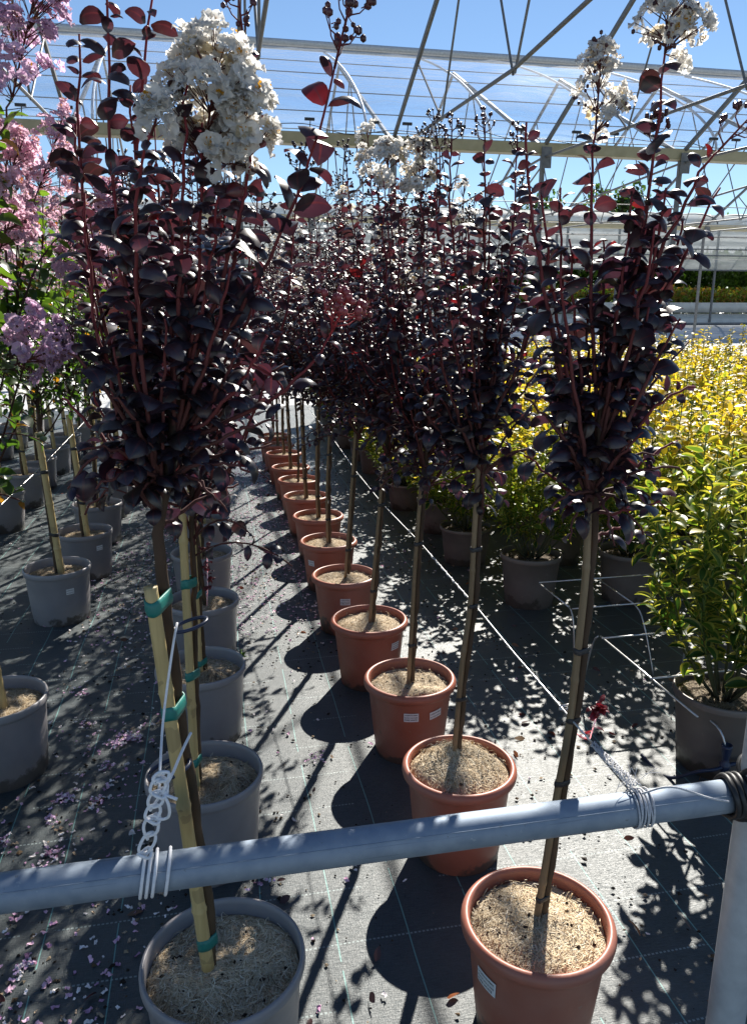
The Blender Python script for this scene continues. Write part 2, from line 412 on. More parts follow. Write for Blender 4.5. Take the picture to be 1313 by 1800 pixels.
g = Geo(); ts = np.linspace(0, 1, 26); xx = np.linspace(-14, 20, 120); V = []
for x in xx:
    for t in ts:
        y, z = bowprof(t); sag = .012*sin(x*9+t*6)+.02*sin(x*3.3-5*t)
        V.append((x, y-.03-sag*.5, z+.035+sag))
n = len(ts); g.add(V, np.array([(a*n+k, a*n+k+1, (a+1)*n+k+1, (a+1)*n+k) for a in range(len(xx)-1) for k in range(n-1)]))
part(g, 'roof_film', M['film'], gh, True)
for t in (.22, .42, .62, .80):
    y, z = bowprof(t); g = Geo(); tube(g, [(-14, y+.03, z-.03), (20, y+.03, z-.03)], .008, 6); part(g, 'purlin', M['frame'], gh)
# thin support wires along the bay beyond
for (y, z) in ((14.2, 3.55), (16.8, 3.50), (19.2, 3.5), (21.55, 3.1), (13.4, 4.33), (12.6, 4.26)):
    g = Geo(); tube(g, [(-14, y, z), (3, y, z-.015), (20, y, z)], .008, 5); part(g, 'support_wire', M['frame'], gh)
for k, (a, b) in enumerate((((2.75, 11.9, 3.8), (5.11, 21.5, 3.0)), ((5.11, 11.9, 3.8), (7.45, 21.5, 3.2)), ((7.45, 21.5, 3.85), (9.75, 21.5, 1.6)), ((12.1, 21.5, 3.85), (9.75, 21.5, 1.6)))):
    g = Geo(); tube(g, [a, b], .015, 6); part(g, 'brace_bar', M['frame'], gh)
# cable and small clips along the gutter
g = Geo(); P = [(x, 11.84, 4.12+.05*sin(x*2.1)+.03*sin(x*5.3)) for x in np.linspace(-8, 16, 200)]; tube(g, P, .006, 5); part(g, 'cable', M['black'], gh)
for x in np.arange(-7.7, 15, .77):
    g = Geo(); xj = x+random.uniform(-.2, .2); box(g, (xj-.07, 11.82, 4.20), (xj+.07, 11.86, 4.235)); bar(g, (xj, 11.84, 4.08), (xj+.01, 11.84, 4.2), .012, .012)
    part(g, 'clip', M['black'], gh)

# ------------------------------------------------------------------ the greenhouse across the yard
Z0 = 1.0
fg = thing('film_greenhouse', 'white film greenhouse across the yard with rolled side curtains and tall green plants inside', 'greenhouse', (8, 34, Z0))
def fpart(g, name, mat, smooth=False): return g.build(name, mat, fg, smooth, origin=(8, 34, Z0))
FY = 33.0
for b in range(4):
    y0 = FY + b*8.0
    for k in range(22):
        x = -14 + k*2.45
        if b < 2: g = Geo(); bar(g, (x, y0, Z0-.05), (x, y0, 5.2), .08, .08); fpart(g, 'post', M['frame'])
    g = Geo(); box(g, (-15, y0-.14, 5.18), (40, y0+.14, 5.40)); fpart(g, 'gutter', M['steel'])
    g = Geo(); V = []; ts = np.linspace(0, pi, 20)
    for x in (-15, 40):
        for a in ts: V.append((x, y0+4-3.8*cos(a), 5.42+.75*sin(a)))
    n = len(ts); g.add(V, np.array([(k, k+1, n+k+1, n+k) for k in range(n-1)])); fpart(g, 'roof_film', M['milky'], True)
    for k in range(23):
        if b > 0: break
        x = -14 + k*2.45; g = Geo(); tube(g, [(x, y0+4-3.84*cos(a), 5.42+.79*sin(a)) for a in ts], .03, 6); fpart(g, 'roof_arch', M['frame'])
g = Geo(); V = []
for x in np.linspace(-15, 40, 140): V += [(x, FY-.10, 5.16), (x, FY-.11+.03*sin(x*5), 4.3), (x, FY-.10+.02*sin(x*7), 3.45)]
g.add(V, np.array([(a*3+k, a*3+k+1, a*3+k+4, a*3+k+3) for a in range(139) for k in range(2)])); fpart(g, 'side_curtain', M['milky'], True)
for z in (3.42, 4.05, 4.32, 4.85):
    g = Geo(); tube(g, [(-15, FY-.19, z), (40, FY-.19, z)], .035 if z < 4 else .028, 8); fpart(g, 'curtain_rail', M['frame'])
g = Geo(); box(g, (-15, FY+.05, Z0-.05), (40, FY+.17, 1.28)); fpart(g, 'kerb', M['white_wall'])
g = Geo(); box(g, (-15, FY-2.6, Z0+.02), (40, FY-2.45, Z0+.14)); tag(g.build('yard_kerb', M['frame']), 'dark low kerb line in front of the film greenhouse', 'kerb')
for yb, nm in ((FY+1.6, 'bench'),):
    g = Geo(); box(g, (-14, yb, 1.55), (39, yb+1.4, 2.02)); box(g, (-14, yb+.2, 1.0), (39, yb+1.2, 1.5))
    tag(g.build('plant_bench', M['white_wall']), 'long white bench carrying low plants inside the film greenhouse', 'bench')

# nearer open frame between the yard and the film greenhouse (dark posts at the right)
# ------------------------------------------------------------------ leaves
def leaf_tpl(nu, hv, w, droop, fold, a0=.15, wave=.02, seed=0, tip=1.0):
    r = np.random.default_rng(seed); nv = 2*hv; V = []; A = []
    t = np.linspace(0, 1, nu+1); ang = a0 - droop*t**1.2
    sx = np.concatenate([[0], np.cumsum(np.cos((ang[1:]+ang[:-1])/2))])/nu
    sz = np.concatenate([[0], np.cumsum(np.sin((ang[1:]+ang[:-1])/2))])/nu
    ph = r.uniform(0, 6)
    for i in range(nu+1):
        h = .5*w*max(sin(pi*min(1, t[i]**.82*.985+.012)), 0)**.72
        if i == nu: h = .006
        for k in range(nv+1):
            v = (k-hv)/hv
            y = v*h*cos(fold*abs(v)); z = abs(v)*h*sin(fold*abs(v)) + wave*sin(7*t[i]+ph+1.5*v)*abs(v)
            V.append((sx[i]-z*sin(ang[i])*.6, y, sz[i]+z)); A.append(abs(v))
    m = nv+1
    Fc = np.array([(i*m+k, (i+1)*m+k, (i+1)*m+k+1, i*m+k+1) for i in range(nu) for k in range(nv)])
    return np.array(V), Fc, np.array(A)
def tplset(nu, hv, w, drs, folds, n=6, a0=.25, wave=.02):
    return [leaf_tpl(nu, hv, w*random.uniform(.88, 1.12), random.uniform(*drs), random.uniform(*folds), a0, wave, k) for k in range(n)]
T_DARK_N = tplset(7, 2, .63, (1.3, 2.7), (-.7, .0), 12, .65)
T_DARK = tplset(5, 1, .60, (1.1, 2.4), (-.7, .05), 8, .55)
T_GRN = tplset(4, 1, .56, (.4, 1.4), (-.2, .5), 6)
T_GOLD_N = tplset(6, 2, .56, (.1, 1.1), (.1, .6), 6, .1)
T_GOLD = tplset(3, 1, .58, (.1, 1.0), (.1, .6), 6, .1)
def frames(D, roll):
    D = D/np.linalg.norm(D, axis=1)[:, None]; z = np.tile([0, 0, 1.0], (len(D), 1)); z[np.abs(D[:, 2]) > .97] = (1, 0, 0)
    y = np.cross(z, D); y /= np.linalg.norm(y, axis=1)[:, None]; n = np.cross(D, y)
    cr, sr = np.cos(roll)[:, None], np.sin(roll)[:, None]
    return np.stack([D, y*cr+n*sr, n*cr-y*sr], 1)
class Leaves:
    def __init__(s): s.O = []; s.D = []; s.S = []; s.C = []
    def add(s, o, d, l, c): s.O.append(o); s.D.append(d); s.S.append(l); s.C.append(c)
    def flush(s, g, tpls, rollsd=.45, seed=0):
        r = np.random.default_rng(seed); O, D, S, C = map(np.array, (s.O, s.D, s.S, s.C)); R = frames(D, r.normal(0, rollsd, len(O)))
        k = r.integers(0, len(tpls), len(O))
        for q, (tv, tf, ta) in enumerate(tpls):
            m = k == q; g.batch(tv, tf, O[m], R[m], S[m], C[m], ta)
def dark_col(r, u):                                      # u: 0 old wood .. 1 young tip
    base = np.array([.0155, .0130, .0250]); red = np.array([.046, .016, .019]); olive = np.array([.026, .020, .012])
    q = np.clip(u*.75 + r.normal(0, .22), 0, 1)
    c = base*(1-q) + red*q*.8 + base*q*.2
    if r.random() < .12: c = .5*c + .5*olive
    if r.random() < .02: c = np.array([.12, .012, .014])
    return c*r.uniform(.75, 1.3)
def green_col(r, u):
    c = np.array([.030, .062, .016])*(1-u*.6) + np.array([.10, .15, .025])*u*.6
    if r.random() < .04: c = np.array([.26, .11, .02])
    return c*r.uniform(.7, 1.3)
def shoot_leaves(L, P, r, l0, ds, f0, colf, e0=.45, tipk=.55, ubase=0., usp=1., keep=1., solo=False):
    d = np.concatenate([[0], np.cumsum(np.linalg.norm(np.diff(P, axis=0), axis=1))]); tot = d[-1]
    s = f0*tot; az = r.uniform(0, 2*pi); k = 0
    while s < tot - .004:
        t = s/tot; p = np.array([np.interp(s, d, P[:, q]) for q in range(3)])
        p2 = np.array([np.interp(min(tot, s+.02), d, P[:, q]) for q in range(3)]); p1 = np.array([np.interp(max(0, s-.02), d, P[:, q]) for q in range(3)])
        ax = p2-p1; ax /= np.linalg.norm(ax)+1e-9
        u = np.cross(ax, [.3, .2, .9] if abs(ax[2]) < .8 else [1, .1, 0]); u /= np.linalg.norm(u); v = np.cross(ax, u)
        for sgn in (0, pi):
            if r.random() > keep*(.52+.48*min(1, (ubase+usp*t)*1.5)): continue
            a = az + sgn + r.normal(0, .25); rad = cos(a)*u + sin(a)*v
            e = e0 + r.normal(0, .33)
            dr = rad*cos(e) + ax*sin(e) + r.normal(0, .13, 3); dr[2] -= .14
            taper = 1 - tipk*max(0, (t-.62)/.38)**1.3
            l = l0*taper*r.uniform(.55, 1.2)*(.8 if t < .12 else 1)
            L.add(p + rad*.004, dr, l, colf(r, np.clip(ubase+usp*t, 0, 1)))
        az += pi/2 + r.normal(0, .2); k += 1; s += ds*r.uniform(.75, 1.3)*(1 if t < .85 else .75)
# ------------------------------------------------------------------ flowers and buds
def floret_tpl(seed, n=6, yellow=True, nu=4, nv=3):
    r = np.random.default_rng(seed); V = []; Fc = []; C = []; base = 0
    for k in range(n):
        a = 2*pi*k/n + r.normal(0, .15); el = r.uniform(.15, .75)
        d = np.array([cos(a)*cos(el), sin(a)*cos(el), sin(el)]); sd_ = np.array([-sin(a), cos(a), 0]); nn = np.cross(d, sd_)
        ph = r.uniform(0, 6, 4)
        for i in range(nu+1):
            t = i/nu
            for j in range(nv+1):
                v = 2*j/nv-1; h = .07 if t < .2 else .52*sin(pi*min(1, (t-.1)/.95*.82+.12))
                x = .28 + .72*t - .12*abs(v)**2*t
                ru = .22*t*(sin(5*v*1.7+ph[0]) + .8*sin(8*t+4*v+ph[1])) + r.normal(0, .055)*t
                V.append(d*x + sd_*(v*h) + nn*ru)
                C.append((1, 1, 1) if t > .15 else (.95, .9, .8))
        m = nv+1
        Fc += [(base+i*m+j, base+(i+1)*m+j, base+(i+1)*m+j+1, base+i*m+j+1) for i in range(nu) for j in range(nv)]
        base = len(V)
    ns = 9 if yellow else 0
    for k in range(ns):                                  # stamens
        a = r.uniform(0, 2*pi); el = r.uniform(.7, 1.5); d = np.array([cos(a)*cos(el), sin(a)*cos(el), sin(el)]); s = np.cross(d, [0, .3, 1]); s /= np.linalg.norm(s)
        q = d*r.uniform(.4, .7)
        V += [s*.02, -s*.02, q-s*.02, q+s*.02, q-s*.09, q+s*.09, q+d*.14+s*.07, q+d*.14-s*.07]; C += [(.8, .6, .25)]*4 + [(.62, .30, .02)]*4
        Fc += [(base, base+1, base+2, base+3), (base+4, base+5, base+6, base+7)]; base = len(V)
    return np.array(V), np.array(Fc), np.array(C)
FL = [floret_tpl(k, 6, k < 2) for k in range(7)]
FLS = [floret_tpl(k+20, 5, k % 2 == 0, 2, 2) for k in range(4)]
def florets(g, O, D, S, col, tpls, r):
    O, D, S, col = map(np.array, (O, D, S, col)); R0 = frames(D, r.uniform(0, 6, len(O)))
    R = np.stack([R0[:, 1], R0[:, 2], R0[:, 0]], 1)      # local z looks outward
    k = r.integers(0, len(tpls), len(O))
    for q, (tv, tf, tc) in enumerate(tpls):
        for i in np.where(k == q)[0]:
            g.batch(tv, tf, O[i:i+1], R[i:i+1], S[i:i+1], [(1, 1, 1)])
            c = np.ones((len(tv), 4)); white = tc.min(1) > .99
            c[:, :3] = np.where(white[:, None], col[i], tc if col[i][1] > .6 else tc*col[i]); c[:, 3] = .3
            g.c[-1] = c
def panicle(gf, o, ax, length, rad, n, fr, colf, r, tpls, taper=.45, budmix=.12):
    """florets spread on a blunt cone round a branched axis"""
    o = np.asarray(o, float); ax = np.asarray(ax, float); ax /= np.linalg.norm(ax)
    u = np.cross(ax, [1, .2, .1]); u /= np.linalg.norm(u); v = np.cross(ax, u); O, D, S, C = [], [], [], []
    tubem(gf, 1, [o, o+ax*length*.55, o+ax*length*.92], [.0022, .0016, .0008], 5, (.09, .02, .02))
    hub = []                                             # florets gather in bunches at the ends of the side branches
    for k in range(max(6, n//5)):
        t = r.random()**.8; rr = rad*(1-(1-taper)*t)*math.sqrt(r.uniform(.2, 1.0)); a = r.uniform(0, 2*pi)
        if t > .9: rr *= .6
        hub.append((t, o + ax*length*t + rr*(cos(a)*u + sin(a)*v)))
    for k in range(n):
        t, p = hub[k % len(hub)]; q = r.normal(0, 1, 3); p = p + q/np.linalg.norm(q)*rad*.28*r.uniform(.3, 1.1)
        d = (p - (o + ax*length*max(0, t-.35))); d /= np.linalg.norm(d)
        if r.random() < .5: tubem(gf, 1, [o+ax*length*max(0, t-.25), p], [.0010, .0006], 4, (.10, .03, .025), cap=False)
        if r.random() < budmix: buds(gf, p, r.uniform(.0030, .0042), r, None, 2); continue
        O.append(p); D.append(d + r.normal(0, .25, 3)); S.append(fr*r.uniform(.75, 1.2)); C.append(colf(r))
    florets(gf, O, D, S, C, tpls, r)
_a = np.arange(6)*pi/3
BV = np.concatenate([[(0, 0, -1)], np.stack([np.cos(_a)*.85, np.sin(_a)*.85, np.full(6, -.5)], 1), np.stack([np.cos(_a)*.9, np.sin(_a)*.9, np.full(6, .4)], 1), [(0, 0, 1.05)]])
BQ = np.array([(1+k, 1+(k+1) % 6, 7+(k+1) % 6, 7+k) for k in range(6)]); BT = np.array([(0, 1+(k+1) % 6, 1+k) for k in range(6)] + [(13, 7+k, 7+(k+1) % 6) for k in range(6)])
def buds(g, p, s, r, c=None, mi=0):
    c = (.05, .014, .018) if c is None else c
    g.add(BV*s*np.array([1, 1, r.uniform(1, 1.2)])+p, [BQ, BT], np.array(c)*r.uniform(.7, 1.5), mi)
def bud_panicle(gb, o, ax, length, r, n=7, s=.0042, spread=.5, col=(.10, .018, .022), bc=None):
    o = np.asarray(o, float); ax = np.asarray(ax, float); ax /= np.linalg.norm(ax)
    u = np.cross(ax, [1, .2, .1]); u /= np.linalg.norm(u); v = np.cross(ax, u)
    tubem(gb, 1, [o, o+ax*length], [.0024, .0010], 6, col); buds(gb, o+ax*(length+s*.5), s, r, bc)
    for k in range(n):
        t = .12 + .8*k/n; a = k*2.4 + r.normal(0, .3); rad = cos(a)*u+sin(a)*v; l = length*spread*(1-.65*t)
        q = o+ax*length*t; e = q + rad*l*.8 + ax*l*.7; tubem(gb, 1, [q, q+rad*l*.5+ax*l*.25, e], [.0014, .0011, .0009], 5, col)
        buds(gb, e+ax*s*.6, s*r.uniform(.9, 1.2), r, bc)
        for m in range(r.integers(2, 4)):
            d = rad*r.normal(.5, .4) + ax*r.normal(.5, .3) + np.cross(ax, rad)*r.normal(0, .7); d /= np.linalg.norm(d); st = q + (e-q)*r.uniform(.5, .95)
            e2 = st + d*l*.35; tubem(gb, 1, [st, e2], [.0009, .0007], 4, col, cap=False); buds(gb, e2, s*r.uniform(.7, 1.1), r, bc)
WHITE = lambda r: (np.array([.96, .94, .90]) if r.random() > .07 else np.array([.82, .70, .48]))*r.uniform(.9, 1.04)
PINK = lambda r: np.array([.86, .58, .70])*r.uniform(.85, 1.2)
LILAC = lambda r: np.array([.78, .56, .74])*r.uniform(.85, 1.2)
YOUNG, OLD = np.array([.19, .022, .03]), np.array([.055, .032, .026])

# ------------------------------------------------------------------ pots and mulch
def pot_geo(kind, R=.168, H=.30):
    g = Geo(); s = R/.168
    if kind == 'red':
        pr = [(.0, .004), (.118, .004), (.124, .010), (.136, .12), (.149, .25), (.151, .256), (.153, .262), (.160, .266), (.1665, .272), (.168, .280), (.1665, .289), (.161, .296), (.155, .2985), (.150, .296), (.1475, .286), (.146, .26), (.140, .20), (.135, .16)]
    elif kind == 'grey':
        pr = [(.0, .004), (.136, .004), (.140, .010), (.150, .14), (.158, .262), (.160, .266), (.1655, .270), (.168, .278), (.168, .290), (.166, .2965), (.162, .299), (.158, .2965), (.1565, .285), (.155, .25), (.150, .20), (.146, .16)]
    else:
        pr = [(.0, .004), (.128, .004), (.132, .010), (.146, .15), (.157, .268), (.160, .270), (.166, .272), (.168, .278), (.168, .292), (.166, .298), (.162, .300), (.159, .297), (.1575, .285), (.154, .25), (.149, .20), (.145, .16)]
    lathe(g, [(a*s, b*H/.30) for a, b in pr], 64); return g
def mulch_parts(parent, zt, rad, dome, nst, seed, clump=0.0, tone=1.0, soil=False, sd_len=(.02, .06)):
    """a rough mat of coir strands over a lumpy disc"""
    r = np.random.default_rng(seed); bumps = [(r.uniform(-rad, rad), r.uniform(-rad, rad), r.uniform(.014, .038), r.uniform(-.6, 1)*clump) for _ in range(26)]
    def h(x, y):
        q = np.sqrt(x*x+y*y)/rad; z = zt + dome*(1-q**2)
        for bx, by, bs, bh in bumps: z = z + bh*np.exp(-((x-bx)**2+(y-by)**2)/(2*bs*bs))*(1-q**6)
        return z
    g = Geo(); nr, na = 12, 40; V = [(0, 0, h(np.float64(0), np.float64(0)))]
    for i in range(1, nr+1):
        for k in range(na):
            a = 2*pi*k/na; q = rad*i/nr; x, y = q*cos(a), q*sin(a); V.append((x, y, h(x, y)-.002 + r.normal(0, .0012)))
    fq = np.array([(1+(i-1)*na+k, 1+(i-1)*na+(k+1) % na, 1+i*na+(k+1) % na, 1+i*na+k) for i in range(1, nr) for k in range(na)])[:, ::-1]
    ft = np.array([(0, 1+k, 1+(k+1) % na) for k in range(na)])
    g.add(V, [fq, ft]); o = g.build('soil' if soil else 'mulch', M['soil'] if soil else M['mulch'], parent)
    g = Geo(); N = nst; a = r.uniform(0, 2*pi, N); q = rad*np.sqrt(r.random(N))*.985; x, y = q*np.cos(a), q*np.sin(a)
    th = r.uniform(0, 2*pi, N); l = r.uniform(*sd_len, N); cv = r.normal(0, 1.0, N); lift = r.uniform(0, .0035, N) + (r.random(N) < .04)*r.uniform(0, .016, N)
    P = []
    for s_, hh in ((-.5, 0), (-.17, 1), (.17, 1), (.5, .35)):
        t2 = th + cv*s_; px = x + l*s_*np.cos(t2); py = y + l*s_*np.sin(t2); qq = np.sqrt(px*px+py*py); k = np.minimum(1, rad*.985/np.maximum(qq, 1e-6)); px *= k; py *= k
        P.append(np.stack([px, py, h(px, py) + .0006 + lift*hh], 1))
    wd = r.uniform(.0003, .0009, N); sv = np.stack([-np.sin(th), np.cos(th), r.normal(0, .22, N)], 1)*wd[:, None]
    V = np.stack([p+s_*sv for p in P for s_ in (-1, 1)], 1)   # N,8,3
    tf = np.array([(0, 1, 3, 2), (2, 3, 5, 4), (4, 5, 7, 6)]); Fc = (tf[None]+(np.arange(N)*8)[:, None, None]).reshape(-1, 4)
    pal = np.array([(.74, .60, .41), (.64, .50, .32), (.44, .31, .18), (.84, .73, .56), (.17, .105, .06)])
    damp = np.ones(N)
    for _ in range(7):
        da, dq, ds_ = r.uniform(0, 6.28), rad*math.sqrt(r.random()), r.uniform(.015, .045); damp -= r.uniform(.1, .42)*np.exp(-((x-dq*cos(da))**2+(y-dq*sin(da))**2)/(2*ds_*ds_)); c = np.minimum(.9, pal[r.choice(5, N, p=[.38, .28, .11, .17, .06])]*r.uniform(.8, 1.2, (N, 1))*tone*np.clip(damp, .4, 1)[:, None])
    cc = np.ones((N, 8, 4)); cc[:, :, :3] = c[:, None]; g.add(V.reshape(-1, 3), Fc, cc.reshape(-1, 4))
    if nst > 4000:
        for k in range(26):
            a = r.uniform(0, 6.28); q = rad*math.sqrt(r.random())*.9; s = r.uniform(.002, .006); bx, by = q*cos(a), q*sin(a)
            g.add(np.array([(1, 0, 0), (0, 1, 0), (-1, 0, 0), (0, -1, 0), (0, 0, 1), (0, 0, -1.)])*s*r.uniform(.5, 1.5, (6, 3))+np.array([bx, by, h(bx, by)+.003]), np.array([(0, 1, 4), (1, 2, 4), (2, 3, 4), (3, 0, 4), (1, 0, 5), (2, 1, 5), (3, 2, 5), (0, 3, 5)]), np.array([.03, .02, .014])*r.uniform(.6, 2))
    g.build('fibre', M['straw'], o, False)
    return o
_fonts = {}
def label_part(parent, lines, ang, z, wd=.046, ht=.030, R=.1475, slope=.10, roll=0.0):
    """a paper sticker wrapped on the pot wall, with printed lines"""
    def wrap(u, v, off):
        uu = u*cos(roll)-v*sin(roll); vv = u*sin(roll)+v*cos(roll); rr = R + (z+vv-.22)*slope + off; a = ang + uu/rr
        return (rr*cos(a), rr*sin(a), z+vv)
    g = Geo(); n = 9; V = [wrap(wd*(k/(n-1)-.5), s*ht/2, .0012) for s in (-1, 1) for k in range(n)]
    g.add(V, np.array([(k, k+1, n+k+1, n+k) for k in range(n-1)])); lab = g.build('plant_label', M['paper'], parent)
    g = Geo()
    for i, tx in enumerate(lines):
        if tx not in _fonts:
            cu = bpy.data.curves.new('t', 'FONT'); cu.body = tx; cu.size = 1; cu.offset = .018; cu.resolution_u = 2; ob = bpy.data.objects.new('t', cu); COL.objects.link(ob)
            me = bpy.data.meshes.new_from_object(ob.evaluated_get(bpy.context.evaluated_depsgraph_get())); _fonts[tx] = ([tuple(v.co) for v in me.vertices], [tuple(p.vertices) for p in me.polygons])
            bpy.data.objects.remove(ob); bpy.data.curves.remove(cu); bpy.data.meshes.remove(me)
        tv, tf = _fonts[tx]; tv = np.array(tv); sc = min(.0078, wd*.88/max(tv[:, 0].max(), .1)); row = ht/(len(lines)+.4)
        y0 = ht/2 - row*(i+1.0) + .0012
        V = [wrap(-wd*.45 + q[0]*sc, y0 + q[1]*sc*1.05, .0018) for q in tv]
        by = {}
        for p in tf: by.setdefault(len(p), []).append(p)
        g.add(V, [np.array(q) for q in by.values()])
    g.build('lettering', M['ink'], lab, False)
LA = ['LAGERSTROEMIA', 'BLACK SOLITAIRE', 'PURE WHITE']; LB = ['LAGERSTROEMIA', 'B.S. PURE WHITE']

def bark_col(u): return OLD*(1-u) + YOUNG*u
def stem_tube(g, P, r0, r1, n=9, c0=(.090, .060, .034), c1=(.055, .032, .022), knots=0, r=None):
    P = np.asarray(P); m = len(P); rad = np.linspace(r0, r1, m)
    if r is not None: rad = rad*(1+r.normal(0, .075, m)); P = P + np.concatenate([r.normal(0, .0016 if r0 > .007 else .0008, (m, 2)), np.zeros((m, 1))], 1)
    k0 = len(g.c); tube(g, P, rad, n, (1, 1, 1)); c = np.linspace(0, 1, m)[:, None]*np.array(c1) + (1-np.linspace(0, 1, m)[:, None])*np.array(c0)
    if r is not None: c = c*r.uniform(.7, 1.25, (m, 1))
    g.c[-1] = np.append(np.repeat(c, n, 0), np.ones((m*n, 1)), 1)
def stake_part(parent, P, r=.010, mat='bamboo', name='stake'):
    g = Geo(); P = smoothline(P, 60) if len(P) > 2 else resample(P, 60); d = np.concatenate([[0], np.cumsum(np.linalg.norm(np.diff(P, axis=0), axis=1))]); L_ = d[-1]
    rr = random.Random(int(L_*1e4)); nxt = rr.uniform(.08, .2); ss = sorted(set(list(np.linspace(0, L_, 30)) + [min(L_, max(0, nxt+.24*q+e)) for q in range(int(L_/.24)+1) for e in (-.012, -.005, 0, .005, .012)]))
    Q = []; R = []
    for s in ss:
        q = abs((s - nxt) % .24); q = min(q, .24-q); Q.append([np.interp(s, d, P[:, k]) for k in range(3)]); R.append(r*(1-.12*s/L_)*(1+.17*math.exp(-(q/.006)**2)))
    tube(g, Q, R, 14); return g.build(name, M[mat], parent)
def atz(P, z):
    P = np.asarray(P); return np.array([np.interp(z, P[:, 2], P[:, 0]), np.interp(z, P[:, 2], P[:, 1]), z])
def tie_part(parent, stake, trunk, z, rs, rt, hgt, mat):
    """a band wound round stake and stem together: the hull of the two round sections"""
    a, b = atz(stake, z), atz(trunk, z); d = b-a; l = np.linalg.norm(d); u = d/max(l, 1e-6); v = np.array([-u[1], u[0], 0]); ax = atz(stake, z+.05)-atz(stake, z-.05); ax /= np.linalg.norm(ax)
    g = Geo(); n = 32; V = []
    for q, off in ((-.5, .0012), (-.17, .0022), (.17, .0016), (.5, .0012), (.5, -.002), (-.5, -.002)):
        for k in range(n):
            t = 2*pi*k/n; c = a if cos(t) < 0 else b; r = (rs if cos(t) < 0 else rt)+off
            V.append(c + r*(cos(t)*u + sin(t)*v) + ax*hgt*(q+.09*sin(t*2+z*50)))
    i = np.arange(n); j = (i+1) % n; m = 6
    g.add(V, np.concatenate([np.stack([s*n+i, s*n+j, ((s+1) % m)*n+j, ((s+1) % m)*n+i], 1) for s in range(m)])); return g.build('tie', M[mat], parent)

# ------------------------------------------------------------------ crape myrtles
def crape(name, label, group, base, pot, trunk, shoots, l0, ds, tpls, seed, colf=dark_col, leafm='dark_leaf', flowers=(), budsl=(), stake=None, tr=(.0092, .0072), mul=None, fl_tpl=None, cat='potted tree', tapes=(), keep=1., e0=.45, R=.168, stake_mat='old_bamboo', stake_r=.009):
    """trunk, shoots: points relative to base. Every tree: pot, mulch > fibre, trunk, stake, tie, leaves, flowers, buds"""
    r = np.random.default_rng(seed); root = thing(name, label, cat, base, group)
    pot_geo(pot, R).build('pot', M[pot+'_pot'], root)
    m = dict(zt=.262, rad=R*.87 if pot == 'red' else R*.925, dome=.012, nst=500, clump=.006); m.update(mul or {}); mulch_parts(root, seed=seed+5, **m)
    g = Geo(); stem_tube(g, smoothline(trunk, 30), tr[0], tr[1], 10, r=r)
    L = Leaves(); gs = Geo(); GF = []; GB = []
    for P, opt in shoots:
        n = len(P); stem_tube(gs, P, opt.get('r0', .0045), opt.get('r1', .0018), 6, bark_col(opt.get('u0', .15)), bark_col(opt.get('u1', 1.0)))
        shoot_leaves(L, P, r, opt.get('l', l0), opt.get('ds', ds), opt.get('f0', .12), colf, opt.get('e0', e0), opt.get('tipk', .38), opt.get('ub', 0.), opt.get('us', 1.), opt.get('keep', keep))
        ax = P[-1]-P[-3]; ax = ax/np.linalg.norm(ax)
        if 'fl' in opt:
            q = opt['fl']; gf = Geo(); GF.append(gf); panicle(gf, P[-1]-ax*q.get('back', 0), ax if 'ax' not in q else q['ax'], q['len'], q['rad'], q['n'], q['fr'], q['col'], r, q.get('tpl', FLS), q.get('taper', .45), q.get('bm', .12))
        if 'bud' in opt:
            q = opt['bud']; gb = Geo(); GB.append(gb); bud_panicle(gb, P[-1], ax, q['len'], r, q.get('n', 7), q.get('s', .004), q.get('spread', .5), q.get('col', (.10, .018, .022)), q.get('bc'))
    g.build('trunk', M['bark'], root)
    gs.build('branches', M['bark'], root)
    g = Geo(); L.flush(g, tpls, seed=seed); g.build('leaves', M[leafm], root)
    for gf in GF: gf.build('flower_cluster', [M['petal'], M['bark'], M['bud']], root)
    for gb in GB: gb.build('bud_cluster', [M['bud'], M['bark']], root)
    if stake is not None:
        st = stake_part(root, stake, stake_r, stake_mat); tks = smoothline(trunk, 30)
        for z, hh, mt in tapes: tie_part(st, stake, tks, z, stake_r*.96, tr[0]*.95, hh, mt)
    return root
def gen_shoots(r, base, cz0, cz1, H, R, n, fl=None, flp=.0, bud=None, budp=0., low=4, arch=.5, lean=(0, 0)):
    """upright shoots fanning from the head of the stem, and a few low drooping ones"""
    out = []; az = r.uniform(0, 6)
    for k in range(n):
        az += 2.4 + r.normal(0, .2); q = math.sqrt((k+.5)/n); rad = R*q*r.uniform(.8, 1.15)
        z1 = H*(1 - .22*q*r.random() - .12*r.random()) if k > 1 else H*r.uniform(.97, 1.0)
        if k % 4 == 3: z1 = cz1 + (z1-cz1)*r.uniform(.4, .8)
        a = np.array([base[0]+lean[0]*.3, base[1], r.uniform(cz0, cz1)]); b = np.array([base[0]+lean[0]+rad*cos(az), base[1]+lean[1]+rad*sin(az), z1])
        m = np.array([a[0]+(b[0]-a[0])*(.5+arch*.35), a[1]+(b[1]-a[1])*(.5+arch*.35), a[2]+(b[2]-a[2])*.42])
        P = bez(a, m, b, 12) + r.normal(0, .004, (12, 3)); o = dict(ub=.0, us=1.0, u0=.2)
        if fl and r.random() < flp: o['fl'] = fl(r)
        elif bud and r.random() < budp: o['bud'] = bud(r)
        out.append((P, o))
    for k in range(low):
        az += 2.4; a = np.array([base[0]+lean[0]*.2, base[1], r.uniform(cz0-.08, cz0+.1)]); rad = R*r.uniform(.6, 1.0)
        a[2] += r.uniform(0, .22); b = a + np.array([rad*cos(az), rad*sin(az), r.uniform(-.10, .22)]); m = (a+b)/2 + np.array([0, 0, .05])
        out.append((bez(a, m, b, 8), dict(f0=.2, us=.35, u1=.3, r0=.003)))
    return out

